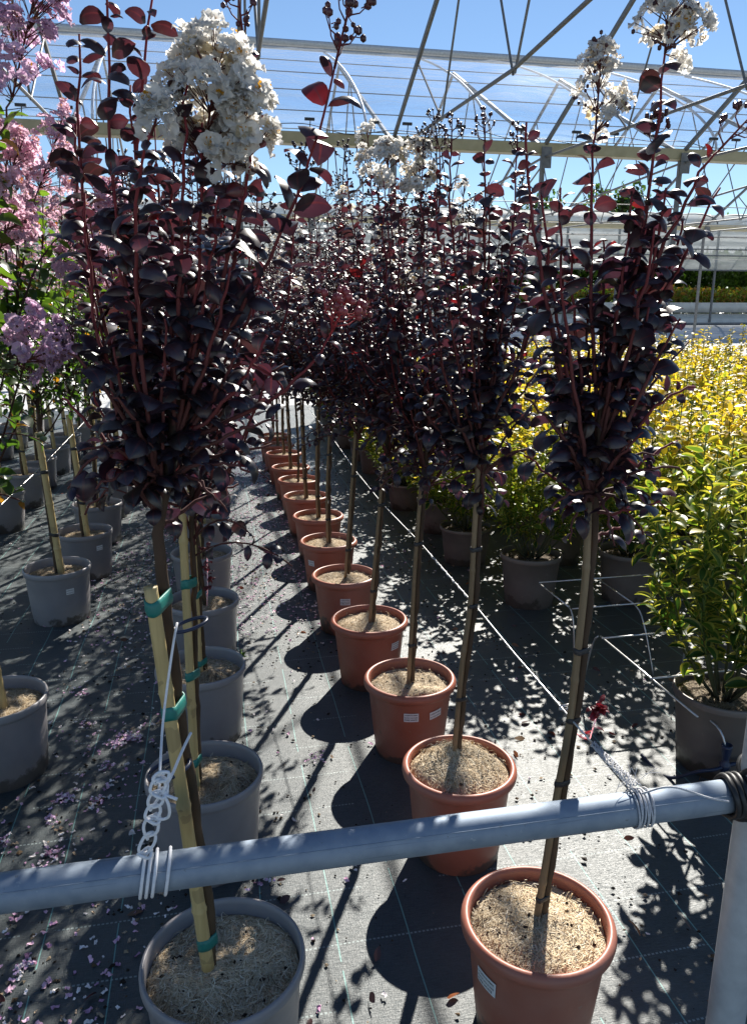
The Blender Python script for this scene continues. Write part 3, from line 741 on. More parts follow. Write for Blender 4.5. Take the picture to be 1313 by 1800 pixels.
def px_tree(B, px, Y): return [at(x, y, Y)-B for x, y in px]
RED_Y = [1.305, 1.905, 2.475, 3.043, 3.64, 4.25, 4.83, 5.40, 5.98, 6.56, 7.14, 7.72, 8.3]
RED_X = [.635, .648, .643, .606, .597, .605, .622, .610, .620, .612, .605, .60, .60]
GREY_Y = [1.335, 2.016, 2.725, 3.424, 4.174, 4.92, 5.62, 6.33, 7.03, 7.74, 8.44]
GREY_X = [-.041, -.084, -.103, -.104, -.114, -.112, -.11, -.10, -.09, -.09, -.09]

def pxshoot(B, r, Y, s, m, e, yo=None, **opt):
    yo = r.uniform(-.11, .11) if yo is None else yo; n = opt.pop('n', 14)
    P = bez(at(*s, Y), at(*m, Y+yo*.6), at(*e, Y+yo), n) - B
    P[1:-1] += r.normal(0, .002, (n-2, 3)); return P, opt

# --- first dark tree of the grey row (front left)
def tree_grey_front():
    B = np.array([GREY_X[0], GREY_Y[0], 0]); Y = 1.32; r = np.random.default_rng(11)
    tk = [at(373, 1692, 1.31)-B, at(368, 1600, 1.31)-B] + px_tree(B, [(345, 1450), (322, 1290), (300, 1130), (283, 990), (280, 920), (290, 850), (305, 780), (318, 700)], Y)
    A, C_ = (283, 905), (300, 800); S = []
    def s(*a, **k): S.append(pxshoot(B, r, Y, *a, **k))
    s(A, (215, 450), (188, -30), -.02, fl=dict(len=.10, rad=.05, n=16, fr=.015, col=WHITE, tpl=FL, bm=.5))
    s(A, (238, 450), (272, -25), .05, fl=dict(len=.10, rad=.04, n=10, fr=.016, col=WHITE, tpl=FL, bm=.6), u1=1.2)
    s(C_, (344, 520), (356, 215), -.05, fl=dict(len=.165, rad=.076, n=215, fr=.0190, col=WHITE, tpl=FL, taper=.65, bm=.03, back=.05, ax=(.22, -.1, 1)))
    s((318, 700), (410, 420), (440, 235), -.06, fl=dict(len=.10, rad=.045, n=80, fr=.0190, col=WHITE, tpl=FL, taper=.8, bm=.05, back=.03, ax=(-.15, -.2, .6)))
    s(A, (240, 480), (266, 238), -.17, fl=dict(len=.040, rad=.026, n=13, fr=.0205, col=WHITE, tpl=FL, bm=.0))
    s(C_, (420, 420), (428, 70), .06, bud=dict(len=.09, s=.0045, n=6))
    s((318, 700), (480, 440), (588, 120), -.03, bud=dict(len=.125, s=.0060, n=12, spread=.45), ds=.042, l=.078, keep=.9, f0=.25)
    s((305, 780), (490, 690), (580, 590), -.06, bud=dict(len=.06, s=.0062, n=11, spread=1.0, col=(.34, .04, .045), bc=(.20, .035, .04)), keep=.6, f0=.3)
    s(A, (180, 620), (150, 340), .0); s(A, (165, 480), (140, 60), .06); s(A, (165, 560), (135, 200), .1)
    s(A, (205, 800), (120, 860), -.05, l=.075, us=.2, u1=.3); s(A, (225, 850), (150, 905), .08, l=.07, us=.2, u1=.3); s(C_, (390, 800), (478, 780), -.02, l=.07, us=.3, u1=.3); s(A, (180, 770), (110, 700), .05, us=.3)
    s((318, 700), (430, 640), (500, 690), .04, us=.5); s(C_, (400, 700), (470, 590), -.08, us=.5); s((281, 930), (350, 880), (420, 850), .08, l=.07, us=.2, u1=.3)
    for e in [(250, 430), (330, 360), (405, 470), (445, 560), (200, 610), (165, 520), (385, 640), (290, 560), (355, 720), (225, 730), (310, 450), (385, 340), (280, 330), (240, 640), (420, 610), (330, 620), (200, 330), (305, 250), (330, 150), (230, 150), (225, 820), (345, 820), (300, 860), (460, 480), (190, 760)]:
        st = A if e[0] < 300 else C_
        s(st, ((st[0]*.35+e[0]*.65), st[1]*.45+e[1]*.55), e, us=min(1, max(.15, (900-e[1])/650)), u1=min(1, max(.2, (900-e[1])/600)), f0=.18)
    for e in [(140, 790), (170, 860), (235, 890), (380, 880), (440, 830), (490, 740), (500, 640), (120, 620), (400, 900), (200, 700)]:
        s((290, 850), ((290+e[0])/2, (850+e[1])/2-25), e, us=.25, u1=.3, f0=.2)
    stk = [at(366, 1700, 1.30)-B, at(265, 1032, 1.27)-B]
    tp = [(at(290, y, 1.28)[2], .026, 'tape') for y in (1062, 1252, 1680)]
    ro = crape('crape_myrtle_tree', 'dark crape myrtle with the big white flower head, nearest grey pot', 'dark crape myrtles in the grey-pot row', B, 'grey', tk, S, .058, .0305, T_DARK_N, 101, stake=stk, stake_mat='bamboo', stake_r=.0132, tapes=tp, tr=(.0125, .0095), mul=dict(nst=9000, clump=.022, dome=.012, zt=.256, sd_len=(.015, .045)), keep=.9)
    return ro
def tree_red_front():
    B = np.array([RED_X[0], RED_Y[0], 0]); Y = 1.32; r = np.random.default_rng(12)
    tk = px_tree(B, [(948, 1632), (966, 1530), (988, 1400), (1012, 1268), (1028, 1130), (1041, 1000), (1046, 880), (1050, 790), (1060, 700)], Y)
    A, C_ = (1044, 900), (1050, 790); S = []
    def s(*a, **k): S.append(pxshoot(B, r, Y, *a, **k))
    s(C_, (1125, 430), (1168, 95), .0, fl=dict(len=.12, rad=.066, n=120, fr=.0150, col=WHITE, tpl=FL, bm=.3), l=.074, ds=.036)
    s(C_, (1038, 470), (1046, 235), .04, fl=dict(len=.15, rad=.062, n=95, fr=.0140, col=WHITE, tpl=FL, taper=.3, bm=.3))
    s(A, (950, 480), (925, 215), .0, l=.055); s((1060, 700), (1180, 400), (1262, 265), -.05, bud=dict(len=.10, s=.0052, n=7, col=(.16, .03, .03)), l=.06)
    s((1060, 700), (1165, 520), (1265, 330), -.02, l=.066, ds=.04); s(C_, (1110, 520), (1150, 260), .06, bud=dict(len=.07, s=.0045)); s(A, (1000, 620), (985, 330), .08)
    s((1046, 880), (1130, 740), (1222, 680), -.05, us=.6, l=.05); s(A, (1120, 820), (1190, 775), .06, us=.4, l=.055); s(A, (985, 850), (920, 800), .06, us=.3); s(A, (1000, 890), (960, 905), -.03, us=.2); s(A, (1090, 900), (1160, 880), -.06, us=.2); s((1042, 960), (1075, 930), (1130, 935), .05, us=.2, l=.05)
    for e in [(950, 330), (1000, 420), (1110, 330), (1180, 470), (1090, 500), (1000, 600), (1130, 610), (980, 700), (940, 600), (1060, 420), (1150, 400), (1200, 380), (1030, 520), (1140, 540), (960, 520), (1060, 560), (1110, 430), (1170, 330), (1090, 850), (985, 470)]:
        st = A if e[0] < 1050 else C_
        s(st, ((st[0]*.35+e[0]*.65), st[1]*.45+e[1]*.55), e, us=min(1, max(.15, (850-e[1])/650)), u1=min(1, max(.25, (900-e[1])/600)), f0=.2)
    for e in [(960, 650), (1150, 650), (1195, 560), (1100, 700), (1020, 720), (980, 760), (1130, 760)]:
        s((1046, 860), ((1046+e[0])/2, (860+e[1])/2-10), e, us=.45, u1=.5, f0=.2)
    for e in [(960, 800), (1180, 690), (1150, 800), (950, 920), (1130, 940), (1080, 960), (1000, 950), (1180, 900), (1000, 850), (1100, 870), (1210, 600), (920, 700), (1200, 830)]:
        s((1045, 870), ((1045+e[0])/2, (870+e[1])/2-25), e, us=.25, u1=.3, f0=.3, l=.055)
    off = np.array([-.0162, -.006, 0]); stk = [tk[0]+off-np.array([0, 0, .02])] + [q+off*(1.1 if k % 2 else .95) for k, q in enumerate(tk[1:7])]
    tp = [(z, .012, 'black') for z in (.335, .62, .765, .92)]
    ro = crape('crape_myrtle_tree', 'dark crape myrtle in the nearest terracotta pot, its leaning stem tied to bamboo', 'dark crape myrtles in terracotta pots', B, 'red', tk, S, .062, .031, T_DARK_N, 102, stake=stk, stake_r=.0082, tapes=tp, tr=(.0092, .0080), mul=dict(nst=12000, clump=.010, dome=.02, zt=.262, sd_len=(.012, .04), tone=1.1), keep=.85)
    g = Geo(); L = Leaves(); p = at(1036, 1300, 1.31)-B; rr = np.random.default_rng(5); q = at(1052, 1245, 1.30)-B
    tube(g, [tk[3]+np.array([.004, 0, -.03]), p, q], .0014, 5)
    for k in range(24): L.add(q + rr.normal(0, .005, 3), rr.normal(0, 1, 3)*np.array([.8, .8, .5]) + np.array([.1, 0, .3]), rr.uniform(.016, .030), np.array([.16, .018, .026]))
    for k in range(7): L.add(p*(1-k/7)+q*k/7, rr.normal(0, 1, 3)*np.array([1, 1, .3])+np.array([0, 0, -.2]), .028, np.array([.20, .02, .03]))
    L.flush(g, T_DARK, seed=3); tag(g.build('sprout', M['dark_leaf'], ro), 'bright red young sprout low on the stem')
    label_part(ro, LA, radians(-158), .205, .056, .042, R=.1475, slope=.115, roll=-.12)
    return ro
def tree_red_second():
    B = np.array([RED_X[1], RED_Y[1], 0]); Y = 1.92; r = np.random.default_rng(13)
    tk = px_tree(B, [(803, 1348), (812, 1250), (822, 1150), (835, 1065), (843, 930), (848, 830), (851, 770), (855, 700)], Y)
    A, C_ = (848, 835), (851, 760); S = []
    def s(*a, **k): S.append(pxshoot(B, r, Y, *a, **k))
    s(C_, (850, 480), (852, 255), .03, bud=dict(len=.08, s=.004)); s(A, (800, 480), (793, 270), -.05, bud=dict(len=.08, s=.004)); s(C_, (895, 480), (908, 270), .06, bud=dict(len=.07, s=.004))
    for e in [(765, 330), (935, 330), (965, 420), (745, 480), (822, 400), (882, 430), (935, 560), (775, 610), (885, 640), (725, 670), (935, 720), (800, 740), (840, 560), (900, 380), (780, 420), (860, 340), (950, 500), (740, 570), (830, 660), (890, 560), (915, 640), (790, 520), (870, 480), (720, 600), (955, 620)]:
        st = A if e[0] < 850 else C_
        s(st, ((st[0]*.3+e[0]*.7), st[1]*.45+e[1]*.55), e, yo=r.uniform(-.2, .2), us=min(1, max(.1, (850-e[1])/600)), u1=min(1, max(.25, (900-e[1])/600)), f0=.12)
    for e in [(790, 850), (890, 840), (850, 900), (770, 790), (930, 790), (820, 880), (730, 750), (950, 700), (880, 880), (745, 820), (970, 780)]:
        s(A, ((A[0]+e[0])/2, (A[1]+e[1])/2-12), e, yo=r.uniform(-.1, .1), us=.2, u1=.3, f0=.3)
    off = np.array([-.0155, -.005, 0]); stk = [tk[0]+off-np.array([0, 0, .02])] + [q+off*(1.1 if k % 2 else .95) for k, q in enumerate(tk[1:7])]
    tp = [(z, .012, 'black') for z in (.50, .785, .95)]
    ro = crape('crape_myrtle_tree', 'dark crape myrtle in terracotta pot with mulch heaped over the rim, second from front', 'dark crape myrtles in terracotta pots', B, 'red', tk, S, .060, .033, T_DARK_N, 103, stake=stk, stake_r=.0080, tapes=tp, tr=(.0088, .0075), mul=dict(nst=9000, clump=.018, dome=.045, zt=.268, sd_len=(.012, .045)))
    return ro
wf = lambda r: dict(len=r.uniform(.10, .16), rad=r.uniform(.04, .06), n=int(r.integers(22, 40)), fr=.0145, col=WHITE, bm=.25)
bf = lambda r: dict(len=r.uniform(.08, .13), s=.0040, n=8, spread=.55, col=(.05, .015, .018), bc=(.03, .012, .014))
def tree_generic(label, group, B, pot, seed, H, R, n, flp, budp, lean=(.05, 0), l0=.054, name='crape_myrtle_tree', cz=(.98, 1.25), trunk=None, mul=None, low=13, stake_mat='old_bamboo', stake_r=.0078, tapes=None, stake=None, labels=(), extra=()):
    r = np.random.default_rng(seed); B = np.array([B[0], B[1], 0.])
    tk = trunk or [np.array([0.01, 0, .25]), np.array([lean[0]*.2, .01, .55]), np.array([lean[0]*.55, 0, .85]), np.array([lean[0]*.8, 0, cz[0]]), np.array([lean[0], 0, cz[1]])]
    S = gen_shoots(r, tk[-2], cz[0], cz[1], H, R, n, wf, flp, bf, budp, low, lean=(lean[0]*.5, 0))
    off = np.array([-.015, -.006, 0]); stk = ([tk[0]+off-np.array([0, 0, .02])] + [q+off for q in tk[1:-1]]) if stake is None else stake
    for (p0, p1, p2, yy, opt) in extra: S.append(pxshoot(B, r, yy, p0, p1, p2, .0, **opt))
    tp = [(z, .013, 'black') for z in (.42, .80)]
    ro = crape(name, label, group, B, pot, tk, S, l0, .030, T_DARK, seed, stake=stk, stake_mat=stake_mat, stake_r=stake_r, tapes=tapes or tp, mul=mul)
    for q in labels: label_part(ro, *q)
    return ro
tree_grey_front(); tree_red_front(); tree_red_second()
GR = 'dark crape myrtles in terracotta pots'; GG = 'dark crape myrtles in the grey-pot row'
B3 = np.array([RED_X[2], RED_Y[2], 0])
tree_generic('dark crape myrtle in terracotta pot with two white stickers, white flowers at its top', GR, B3, 'red', 104, 2.06, 0.32, 35, .12, .5, extra=[((748, 840), (742, 500), (738, 335), 2.5, dict(fl=dict(len=.14, rad=.065, n=110, fr=.017, col=WHITE, bm=.12, tpl=FL))), ((748, 840), (700, 500), (684, 325), 2.45, dict(fl=dict(len=.13, rad=.06, n=100, fr=.017, col=WHITE, bm=.1, tpl=FL))), ((748, 840), (680, 520), (652, 310), 2.6, dict(fl=dict(len=.15, rad=.05, n=70, fr=.014, col=WHITE, bm=.25, tpl=FL))), ((748, 840), (770, 420), (770, 255), 2.5, dict(bud=dict(len=.1, s=.004, n=9, col=(.05, .015, .018), bc=(.03, .012, .014))))], trunk=px_tree(B3, [(722, 1226), (730, 1100), (738, 955), (748, 840), (752, 740)], 2.48), mul=dict(nst=5000, dome=.012, zt=.255, clump=.012),
    labels=[(LA, math.radians(-102), .212, .052, .034, .1475, .115), (LB, math.radians(-66), .212, .050, .030, .1475, .115, .12)])
B4 = np.array([RED_X[3], RED_Y[3], 0])
t4 = tree_generic('dark crape myrtle in terracotta pot, fourth from the front, sticker at its right edge', GR, B4, 'red', 105, 2.12, 0.32, 35, .15, .6, trunk=px_tree(B4, [(654, 1108), (662, 1010), (673, 885), (680, 800), (684, 730)], 3.05), mul=dict(nst=2200), labels=[(LA, math.radians(-53), .212, .046, .034, .1475, .115)])
B5 = np.array([RED_X[4], RED_Y[4], 0])
t5 = tree_generic('dark crape myrtle in terracotta pot, fifth from the front, sticker facing the aisle', GR, B5, 'red', 106, 2.15, 0.33, 35, .1, .6, trunk=px_tree(B5, [(612, 1008), (618, 920), (625, 828), (629, 760), (632, 700)], 3.65), mul=dict(nst=1600), labels=[(LA, math.radians(-98), .20, .05, .034, .1475, .115)])
ORD = ['first', 'second', 'third', 'fourth', 'fifth', 'sixth', 'seventh', 'eighth', 'ninth', 'tenth', 'eleventh', 'twelfth', 'thirteenth', 'fourteenth', 'fifteenth', 'sixteenth']
B6 = np.array([RED_X[5], RED_Y[5], 0])
t6 = tree_generic('dark crape myrtle in terracotta pot, sixth from the front, sticker low at its left', GR, B6, 'red', 107, 2.14, 0.33, 33, .1, .5, lean=(.04, 0), mul=dict(nst=1200), labels=[(LB, math.radians(-142), .19, .046, .034, .1475, .115)])
B7 = np.array([RED_X[6], RED_Y[6], 0])
t7 = tree_generic('dark crape myrtle in terracotta pot, seventh from the front of its row', GR, B7, 'red', 108, 2.1, 0.33, 33, .25, .4, lean=(.03, 0), mul=dict(nst=900))
t8 = tree_generic('dark crape myrtle in terracotta pot, eighth from the front of its row', GR, (RED_X[7], RED_Y[7]), 'red', 109, 2.2, 0.34, 33, .2, .4, lean=(-.01, 0), mul=dict(nst=900))
for i in range(8, len(RED_Y)):
    c = copy_tree([t7, t8][i % 2]); c.location = (RED_X[i], RED_Y[i], 0); c.rotation_euler = (0, 0, i*1.3); c.scale = (1, 1, [1, .96, 1.03, .98, 1.0][i-8])
    c['label'] = 'dark crape myrtle in terracotta pot, %s from the front of its row' % ORD[i]
# grey row
Bg = np.array([GREY_X[1], GREY_Y[1], 0])
sa, sb = at(346, 1420, 2.0)-Bg, at(320, 890, 2.0)-Bg
tree_generic('dark crape myrtle in the second grey pot, teal tape on its yellow stake', GG, Bg, 'grey', 121, 2.06, 0.29, 26, .0, .4, trunk=px_tree(Bg, [(350, 1400), (349, 1330), (346, 1200), (341, 1030), (336, 910), (338, 780)], 2.02), mul=dict(nst=5000, clump=.02, zt=.245), stake=(sa, sb), stake_mat='bamboo', stake_r=.0125, tapes=[(at(330, y, 2.0)[2], .026, 'tape') for y in (1340, 1188, 1026)], l0=.055)
Bg = np.array([GREY_X[2], GREY_Y[2], 0]); sa, sb = at(353, 1200, 2.72)-Bg, at(336, 880, 2.72)-Bg
tree_generic('dark crape myrtle in the third grey pot behind the teal-taped stakes', GG, Bg, 'grey', 122, 2.1, 0.30, 24, .0, .4, trunk=px_tree(Bg, [(362, 1190), (352, 1060), (343, 950), (342, 860), (345, 760)], 2.74), mul=dict(nst=2400, clump=.02, zt=.245), stake=(sa, sb), stake_mat='bamboo', stake_r=.012, tapes=[(at(350, y, 2.72)[2], .024, 'tape') for y in (1165, 1045)])
g4 = tree_generic('dark crape myrtle in grey pot, fourth from the front, red sprouts low down', GG, (GREY_X[3], GREY_Y[3]), 'grey', 123, 2.08, 0.31, 24, .0, .35, lean=(-.03, 0), mul=dict(nst=1400, clump=.015, zt=.25), stake_mat='bamboo')
g = Geo(); L = Leaves(); rr = np.random.default_rng(9)
for k in range(40): L.add(np.array([.03, -.03, .33+.22*rr.random()])+rr.normal(0, .012, 3), rr.normal(0, 1, 3)+np.array([0, 0, .4]), rr.uniform(.02, .04), np.array([.09, .012, .018]))
tube(g, [(.02, -.02, .26), (.03, -.03, .4), (.035, -.03, .55)], .002, 5); L.flush(g, T_DARK, seed=4); tag(g.build('sprout', M['dark_leaf'], g4), 'dark red sprouts at the foot of the stem')
g5 = tree_generic('dark crape myrtle in grey pot, fifth from the front of its row', GG, (GREY_X[4], GREY_Y[4]), 'grey', 124, 2.1, 0.32, 24, .05, .3, lean=(.02, 0), mul=dict(nst=900, zt=.25), stake_mat='bamboo')
for i in range(5, len(GREY_Y)):
    c = copy_tree(g5); c.location = (GREY_X[i], GREY_Y[i], 0); c.rotation_euler = (0, 0, i*1.7); c.scale = (1, 1, .95+.02*(i % 4))
    c['label'] = 'dark crape myrtle in grey pot, %s from the front of its row' % ORD[i]

# --- pink crape myrtles on the left
def tree_pink(label, group, B, seed, H, R, n, colf, flp, l0=.055, name='crape_myrtle_tree', tpl=FLS, cz=(.95, 1.35), extra=()):
    r = np.random.default_rng(seed); ff = lambda q: dict(len=q.uniform(.14, .22), rad=q.uniform(.05, .075), n=int(q.integers(46, 70)), fr=.0155, col=colf, bm=.1, tpl=tpl, taper=.4)
    tk = [np.array([.0, 0, .24]), np.array([-.015, .01, .55]), np.array([-.02, 0, .85]), np.array([-.01, 0, cz[0]]), np.array([0, 0, cz[1]])]
    S = gen_shoots(r, tk[-2], cz[0], cz[1], H, R, n, ff, flp, None, 0, 8)
    Bv = np.array([B[0], B[1], 0]); S += [pxshoot(Bv, r, yy, p0, p1, p2, .0, fl=dict(len=ln, rad=rd, n=nn, fr=fr, col=cl, bm=.06, tpl=FL, taper=.5)) for (p0, p1, p2, yy, ln, rd, nn, fr, cl) in extra]
    for q, o in S: o['u1'] = .25; o['u0'] = .0
    sa, sb = np.array([.022, -.008, .22]), np.array([-.02, -.01, 1.0])
    tp = [(.47, .018, 'black'), (.80, .018, 'black')]
    return crape(name, label, group, np.array([B[0], B[1], 0]), 'grey', tk, S, l0, .034, T_GRN, seed, colf=green_col, leafm='green_leaf', stake=(sa, sb), stake_mat='bamboo', stake_r=.0175, tapes=tp, tr=(.013, .010), mul=dict(nst=1500, zt=.25, tone=.8), e0=.35)
GP = 'pink crape myrtles in grey pots'
pk_a = tree_pink('lilac crape myrtle in grey pot cut by the left edge, nearest of the pink rows', GP, (-.80, 1.95), 201, 2.15, .40, 18, LILAC, .62, tpl=FL, l0=.075, extra=[((-140, 560), (-40, 330), (22, 175), 1.75, .26, .075, 140, .017, LILAC), ((-140, 620), (-40, 450), (8, 330), 1.8, .12, .055, 55, .016, PINK), ((-140, 760), (-50, 680), (30, 640), 1.8, .13, .05, 60, .0165, LILAC), ((-140, 760), (-60, 600), (20, 570), 1.85, .12, .055, 70, .0165, LILAC), ((-140, 700), (-50, 560), (-5, 455), 1.85, .12, .06, 70, .0165, PINK)])
pk_b = tree_pink('pink crape myrtle in the pale grey pot with straw mulch beside the left edge', GP, (-.79, 2.61), 202, 2.10, .38, 18, PINK, .6, l0=.066, extra=[((20, 640), (90, 470), (150, 400), 2.75, .15, .06, 110, .016, PINK), ((20, 640), (10, 420), (12, 330), 2.6, .2, .075, 110, .0165, PINK), ((20, 640), (40, 460), (70, 330), 2.6, .24, .075, 130, .0165, PINK), ((20, 640), (60, 480), (125, 400), 2.55, .18, .075, 115, .0165, PINK), ((20, 640), (30, 520), (30, 420), 2.6, .18, .07, 115, .0165, PINK), ((20, 660), (60, 560), (100, 480), 2.6, .12, .06, 70, .0155, PINK)])
pk_c = tree_pink('pink crape myrtle on a thick bamboo stake, grey pot left of the petal-strewn aisle', GP, (-.85, 4.06), 203, 2.2, .40, 18, PINK, .75)
label_part(pk_c, LB, radians(-60), .2, .04, .03, .158, .06)
bpy.context.view_layer.update()
pk_d = tree_pink('pink crape myrtle in grey pot with white sticker behind the thick bamboo stake', GP, (-.82, 4.75), 204, 2.12, .38, 18, PINK, .75)
label_part(pk_d, LB, radians(-50), .215, .04, .03, .157, .06)
PROTO = [pk_c, pk_d]
rows = [(-.84, [5.5, 6.2, 6.95, 7.7, 8.4, 9.1, 9.8, 10.5], 'first'), (-1.60, [4.45, 5.2, 5.95, 6.7, 7.4, 8.1, 8.8, 9.5, 10.2, 10.9], 'second'), (-2.35, [5.2, 6.0, 6.75, 7.5, 8.25, 9.0, 9.75, 10.5, 11.2], 'third'), (-3.1, [7.0, 7.8, 8.55, 9.3, 10.05, 10.8, 11.5], 'fourth'), (-3.85, [9.2, 10, 10.8, 11.6], 'fifth')]
k = 0
for x, ysr, rn in rows:
    for i, y in enumerate(ysr):
        c = copy_tree(PROTO[k % 2]); c.location = (x+random.uniform(-.03, .03), y, 0); c.rotation_euler = (0, 0, random.uniform(-.5, .5) if k % 3 else 2.4); c.scale = (1, 1, random.uniform(.92, 1.03))
        c['label'] = 'pink crape myrtle, %s row left of the petal aisle, %s from the front' % (rn, ORD[i + (4 if rn == 'first' else 0)])
        for ch in list(c.children):
            if ch.name.startswith('plant_label') and k % 4:
                for q in list(ch.children): bpy.data.objects.remove(q)
                bpy.data.objects.remove(ch)
        k += 1

# ------------------------------------------------------------------ golden euonymus on the right
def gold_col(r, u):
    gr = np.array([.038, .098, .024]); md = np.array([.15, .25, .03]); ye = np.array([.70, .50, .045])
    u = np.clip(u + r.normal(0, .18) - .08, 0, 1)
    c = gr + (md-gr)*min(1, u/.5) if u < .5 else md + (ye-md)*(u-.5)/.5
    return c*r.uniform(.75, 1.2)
def euonymus(label, B, seed, H, R, nsh, l0, ds, tpls, bias=0., nst=350, soil=True, off=(0, 0), nsub=7):
    r = np.random.default_rng(seed); root = thing('euonymus_shrub', label, 'shrub', (B[0], B[1], 0), 'golden euonymus shrubs in taupe pots')
    pot_geo('taupe').build('pot', M['taupe_pot'], root); mulch_parts(root, .262, .155, .008, nst, seed, .01, .55, True)
    L = Leaves(); gs = Geo(); az = 0
    for k in range(nsh):
        az += 2.4; q = math.sqrt((k+.6)/nsh); rad = R*q; z1 = H*(1-.20*q**2)*r.uniform(.90, 1.03)
        a = np.array([.02*cos(az), .02*sin(az), .25]); b = np.array([off[0]+rad*cos(az), off[1]+rad*sin(az), z1]); m = np.array([a[0]+(b[0]-a[0])*.8, a[1]+(b[1]-a[1])*.8, .25+(z1-.25)*.42])
        P = bez(a, m, b, 12); stem_tube(gs, P, .006, .002, 5, (.05, .045, .03), (.10, .16, .03))
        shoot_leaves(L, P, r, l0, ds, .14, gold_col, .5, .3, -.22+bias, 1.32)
        for j in range(nsub):
            t = r.uniform(.25, .85); i = int(t*11); a2 = P[i]; d = np.array([cos(az+r.normal(0, 1)), sin(az+r.normal(0, 1)), r.uniform(.5, 1.2)]); d /= np.linalg.norm(d)
            P2 = bez(a2, a2+d*.06, a2+d*.12+np.array([0, 0, .04]), 5); stem_tube(gs, P2, .0025, .0014, 4, (.08, .12, .03), (.12, .18, .03)); zz = (P2[-1][2]-.3)/(H-.3)
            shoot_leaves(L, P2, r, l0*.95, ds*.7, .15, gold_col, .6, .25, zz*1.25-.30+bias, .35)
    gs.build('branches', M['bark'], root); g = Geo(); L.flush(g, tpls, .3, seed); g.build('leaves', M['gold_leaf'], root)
    return root
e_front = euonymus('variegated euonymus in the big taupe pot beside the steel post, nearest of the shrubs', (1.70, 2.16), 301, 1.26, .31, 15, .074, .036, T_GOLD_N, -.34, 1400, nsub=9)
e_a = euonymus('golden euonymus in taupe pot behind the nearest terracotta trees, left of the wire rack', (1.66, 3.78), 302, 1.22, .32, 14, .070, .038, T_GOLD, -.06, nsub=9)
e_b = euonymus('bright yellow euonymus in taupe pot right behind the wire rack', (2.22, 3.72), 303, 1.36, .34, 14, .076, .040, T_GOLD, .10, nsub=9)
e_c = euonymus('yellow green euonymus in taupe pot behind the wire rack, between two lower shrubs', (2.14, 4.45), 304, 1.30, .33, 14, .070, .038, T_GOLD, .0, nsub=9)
EP = [e_a, e_b, e_c]
k = 0
erow = [(1.55, [4.56, 5.3, 6.0, 6.75, 7.5, 8.2, 8.95, 9.7, 10.4, 11.1]), (2.14, [5.2, 5.9, 6.65, 7.4, 8.1, 8.85, 9.6, 10.3, 11.0]), (2.78, [2.62, 3.34, 4.1, 4.8, 5.55, 6.3, 7.0, 7.75, 8.5, 9.2, 9.95, 10.7]), (3.4, [3.0, 3.7, 4.45, 5.2, 5.9, 6.65, 7.4, 8.1, 8.85, 9.6, 10.3, 11.0]), (4.02, [3.4, 4.1, 4.85, 5.6, 6.3, 7.05, 7.8, 8.5, 9.25, 10, 10.7]), (4.65, [4.5, 5.2, 5.95, 6.7, 7.4, 8.15, 8.9, 9.6, 10.35, 11.1]), (5.3, [5.6, 6.3, 7.05, 7.8, 8.5, 9.25, 10, 10.7]), (5.95, [6.7, 7.4, 8.1, 8.85, 9.6, 10.3, 11.0]), (6.6, [7.8, 8.5, 9.3, 10.0, 10.8]), (7.3, [9.2, 10, 10.8])]
for ri, (x, ysr) in enumerate(erow):
    for i, y in enumerate(ysr):
        c = copy_tree(EP[(k*7+ri) % 3]); c.location = (x+random.uniform(-.04, .04), y+random.uniform(-.04, .04), 0); c.rotation_euler = (0, 0, random.uniform(0, 6.28)); s = random.uniform(.9, 1.08)
        c.scale = (1, 1, s if ri else s*.84)
        c['label'] = 'golden euonymus in the %s row right of the terracotta pots, %s from front' % (ORD[ri], ORD[i + (1 if ri == 0 else 2 if ri == 1 else 0)])
        k += 1

# ------------------------------------------------------------------ rail, post, cords
g = Geo(); pa, pb = np.array([-1.6, 1.10, .712]), np.array([.925, 1.10, .702])
tube(g, [pa+(pb-pa)*t for t in np.linspace(0, 1, 30)], .0302, 48); sv_ = np.array([0, -.0300*.80, .0300*.60])
tube(g, [pa+(pb-pa)*t+sv_ for t in np.linspace(.001, .999, 30)], .0012, 6)
tag(g.build('pipe_rail', M['pipe']), 'bluish galvanised steel pipe running across in front of the pots', 'rail')
g = Geo(); tube(g, [(.968, 1.10, z) for z in np.linspace(-.05, 1.02, 20)], .036, 40)
tag(g.build('steel_post', M['steel']), 'grey galvanised post at the right edge carrying the pipe rail', 'post')
g = Geo(); r = np.random.default_rng(31)
for k in range(6):
    z = .70 + r.uniform(-.035, .02); P = []
    for a in np.linspace(0, 2*pi, 40): P.append((.972+(.041+.003*r.random())*cos(a), 1.10+(.040+.002*sin(3*a))*sin(a), z+(.030+.014*(k % 3))*sin(a+1.9*k)-.008*k+.015))
    tube(g, P[:-1], .0075 if k % 2 else .0055, 6, closed=True)
for k in range(4):
    P = [(.935-.012*k+.004*sin(a*2), 1.10+.037*cos(a), .702+.037*sin(a)) for a in np.linspace(0, 2*pi, 24)]; tube(g, P[:-1], .0055, 6, closed=True)
P = smoothline([(.925, 1.06, .69), (.93, 1.05, .66), (.95, 1.05, .63), (.985, 1.06, .62)], 16); tube(g, P, .006, 6)
tag(g.build('rubber_strap', M['black']), 'black rubber strap wound round the joint of rail and post', 'strap')

def rope(g, P, rad, n=7): tube(g, P, rad, n)
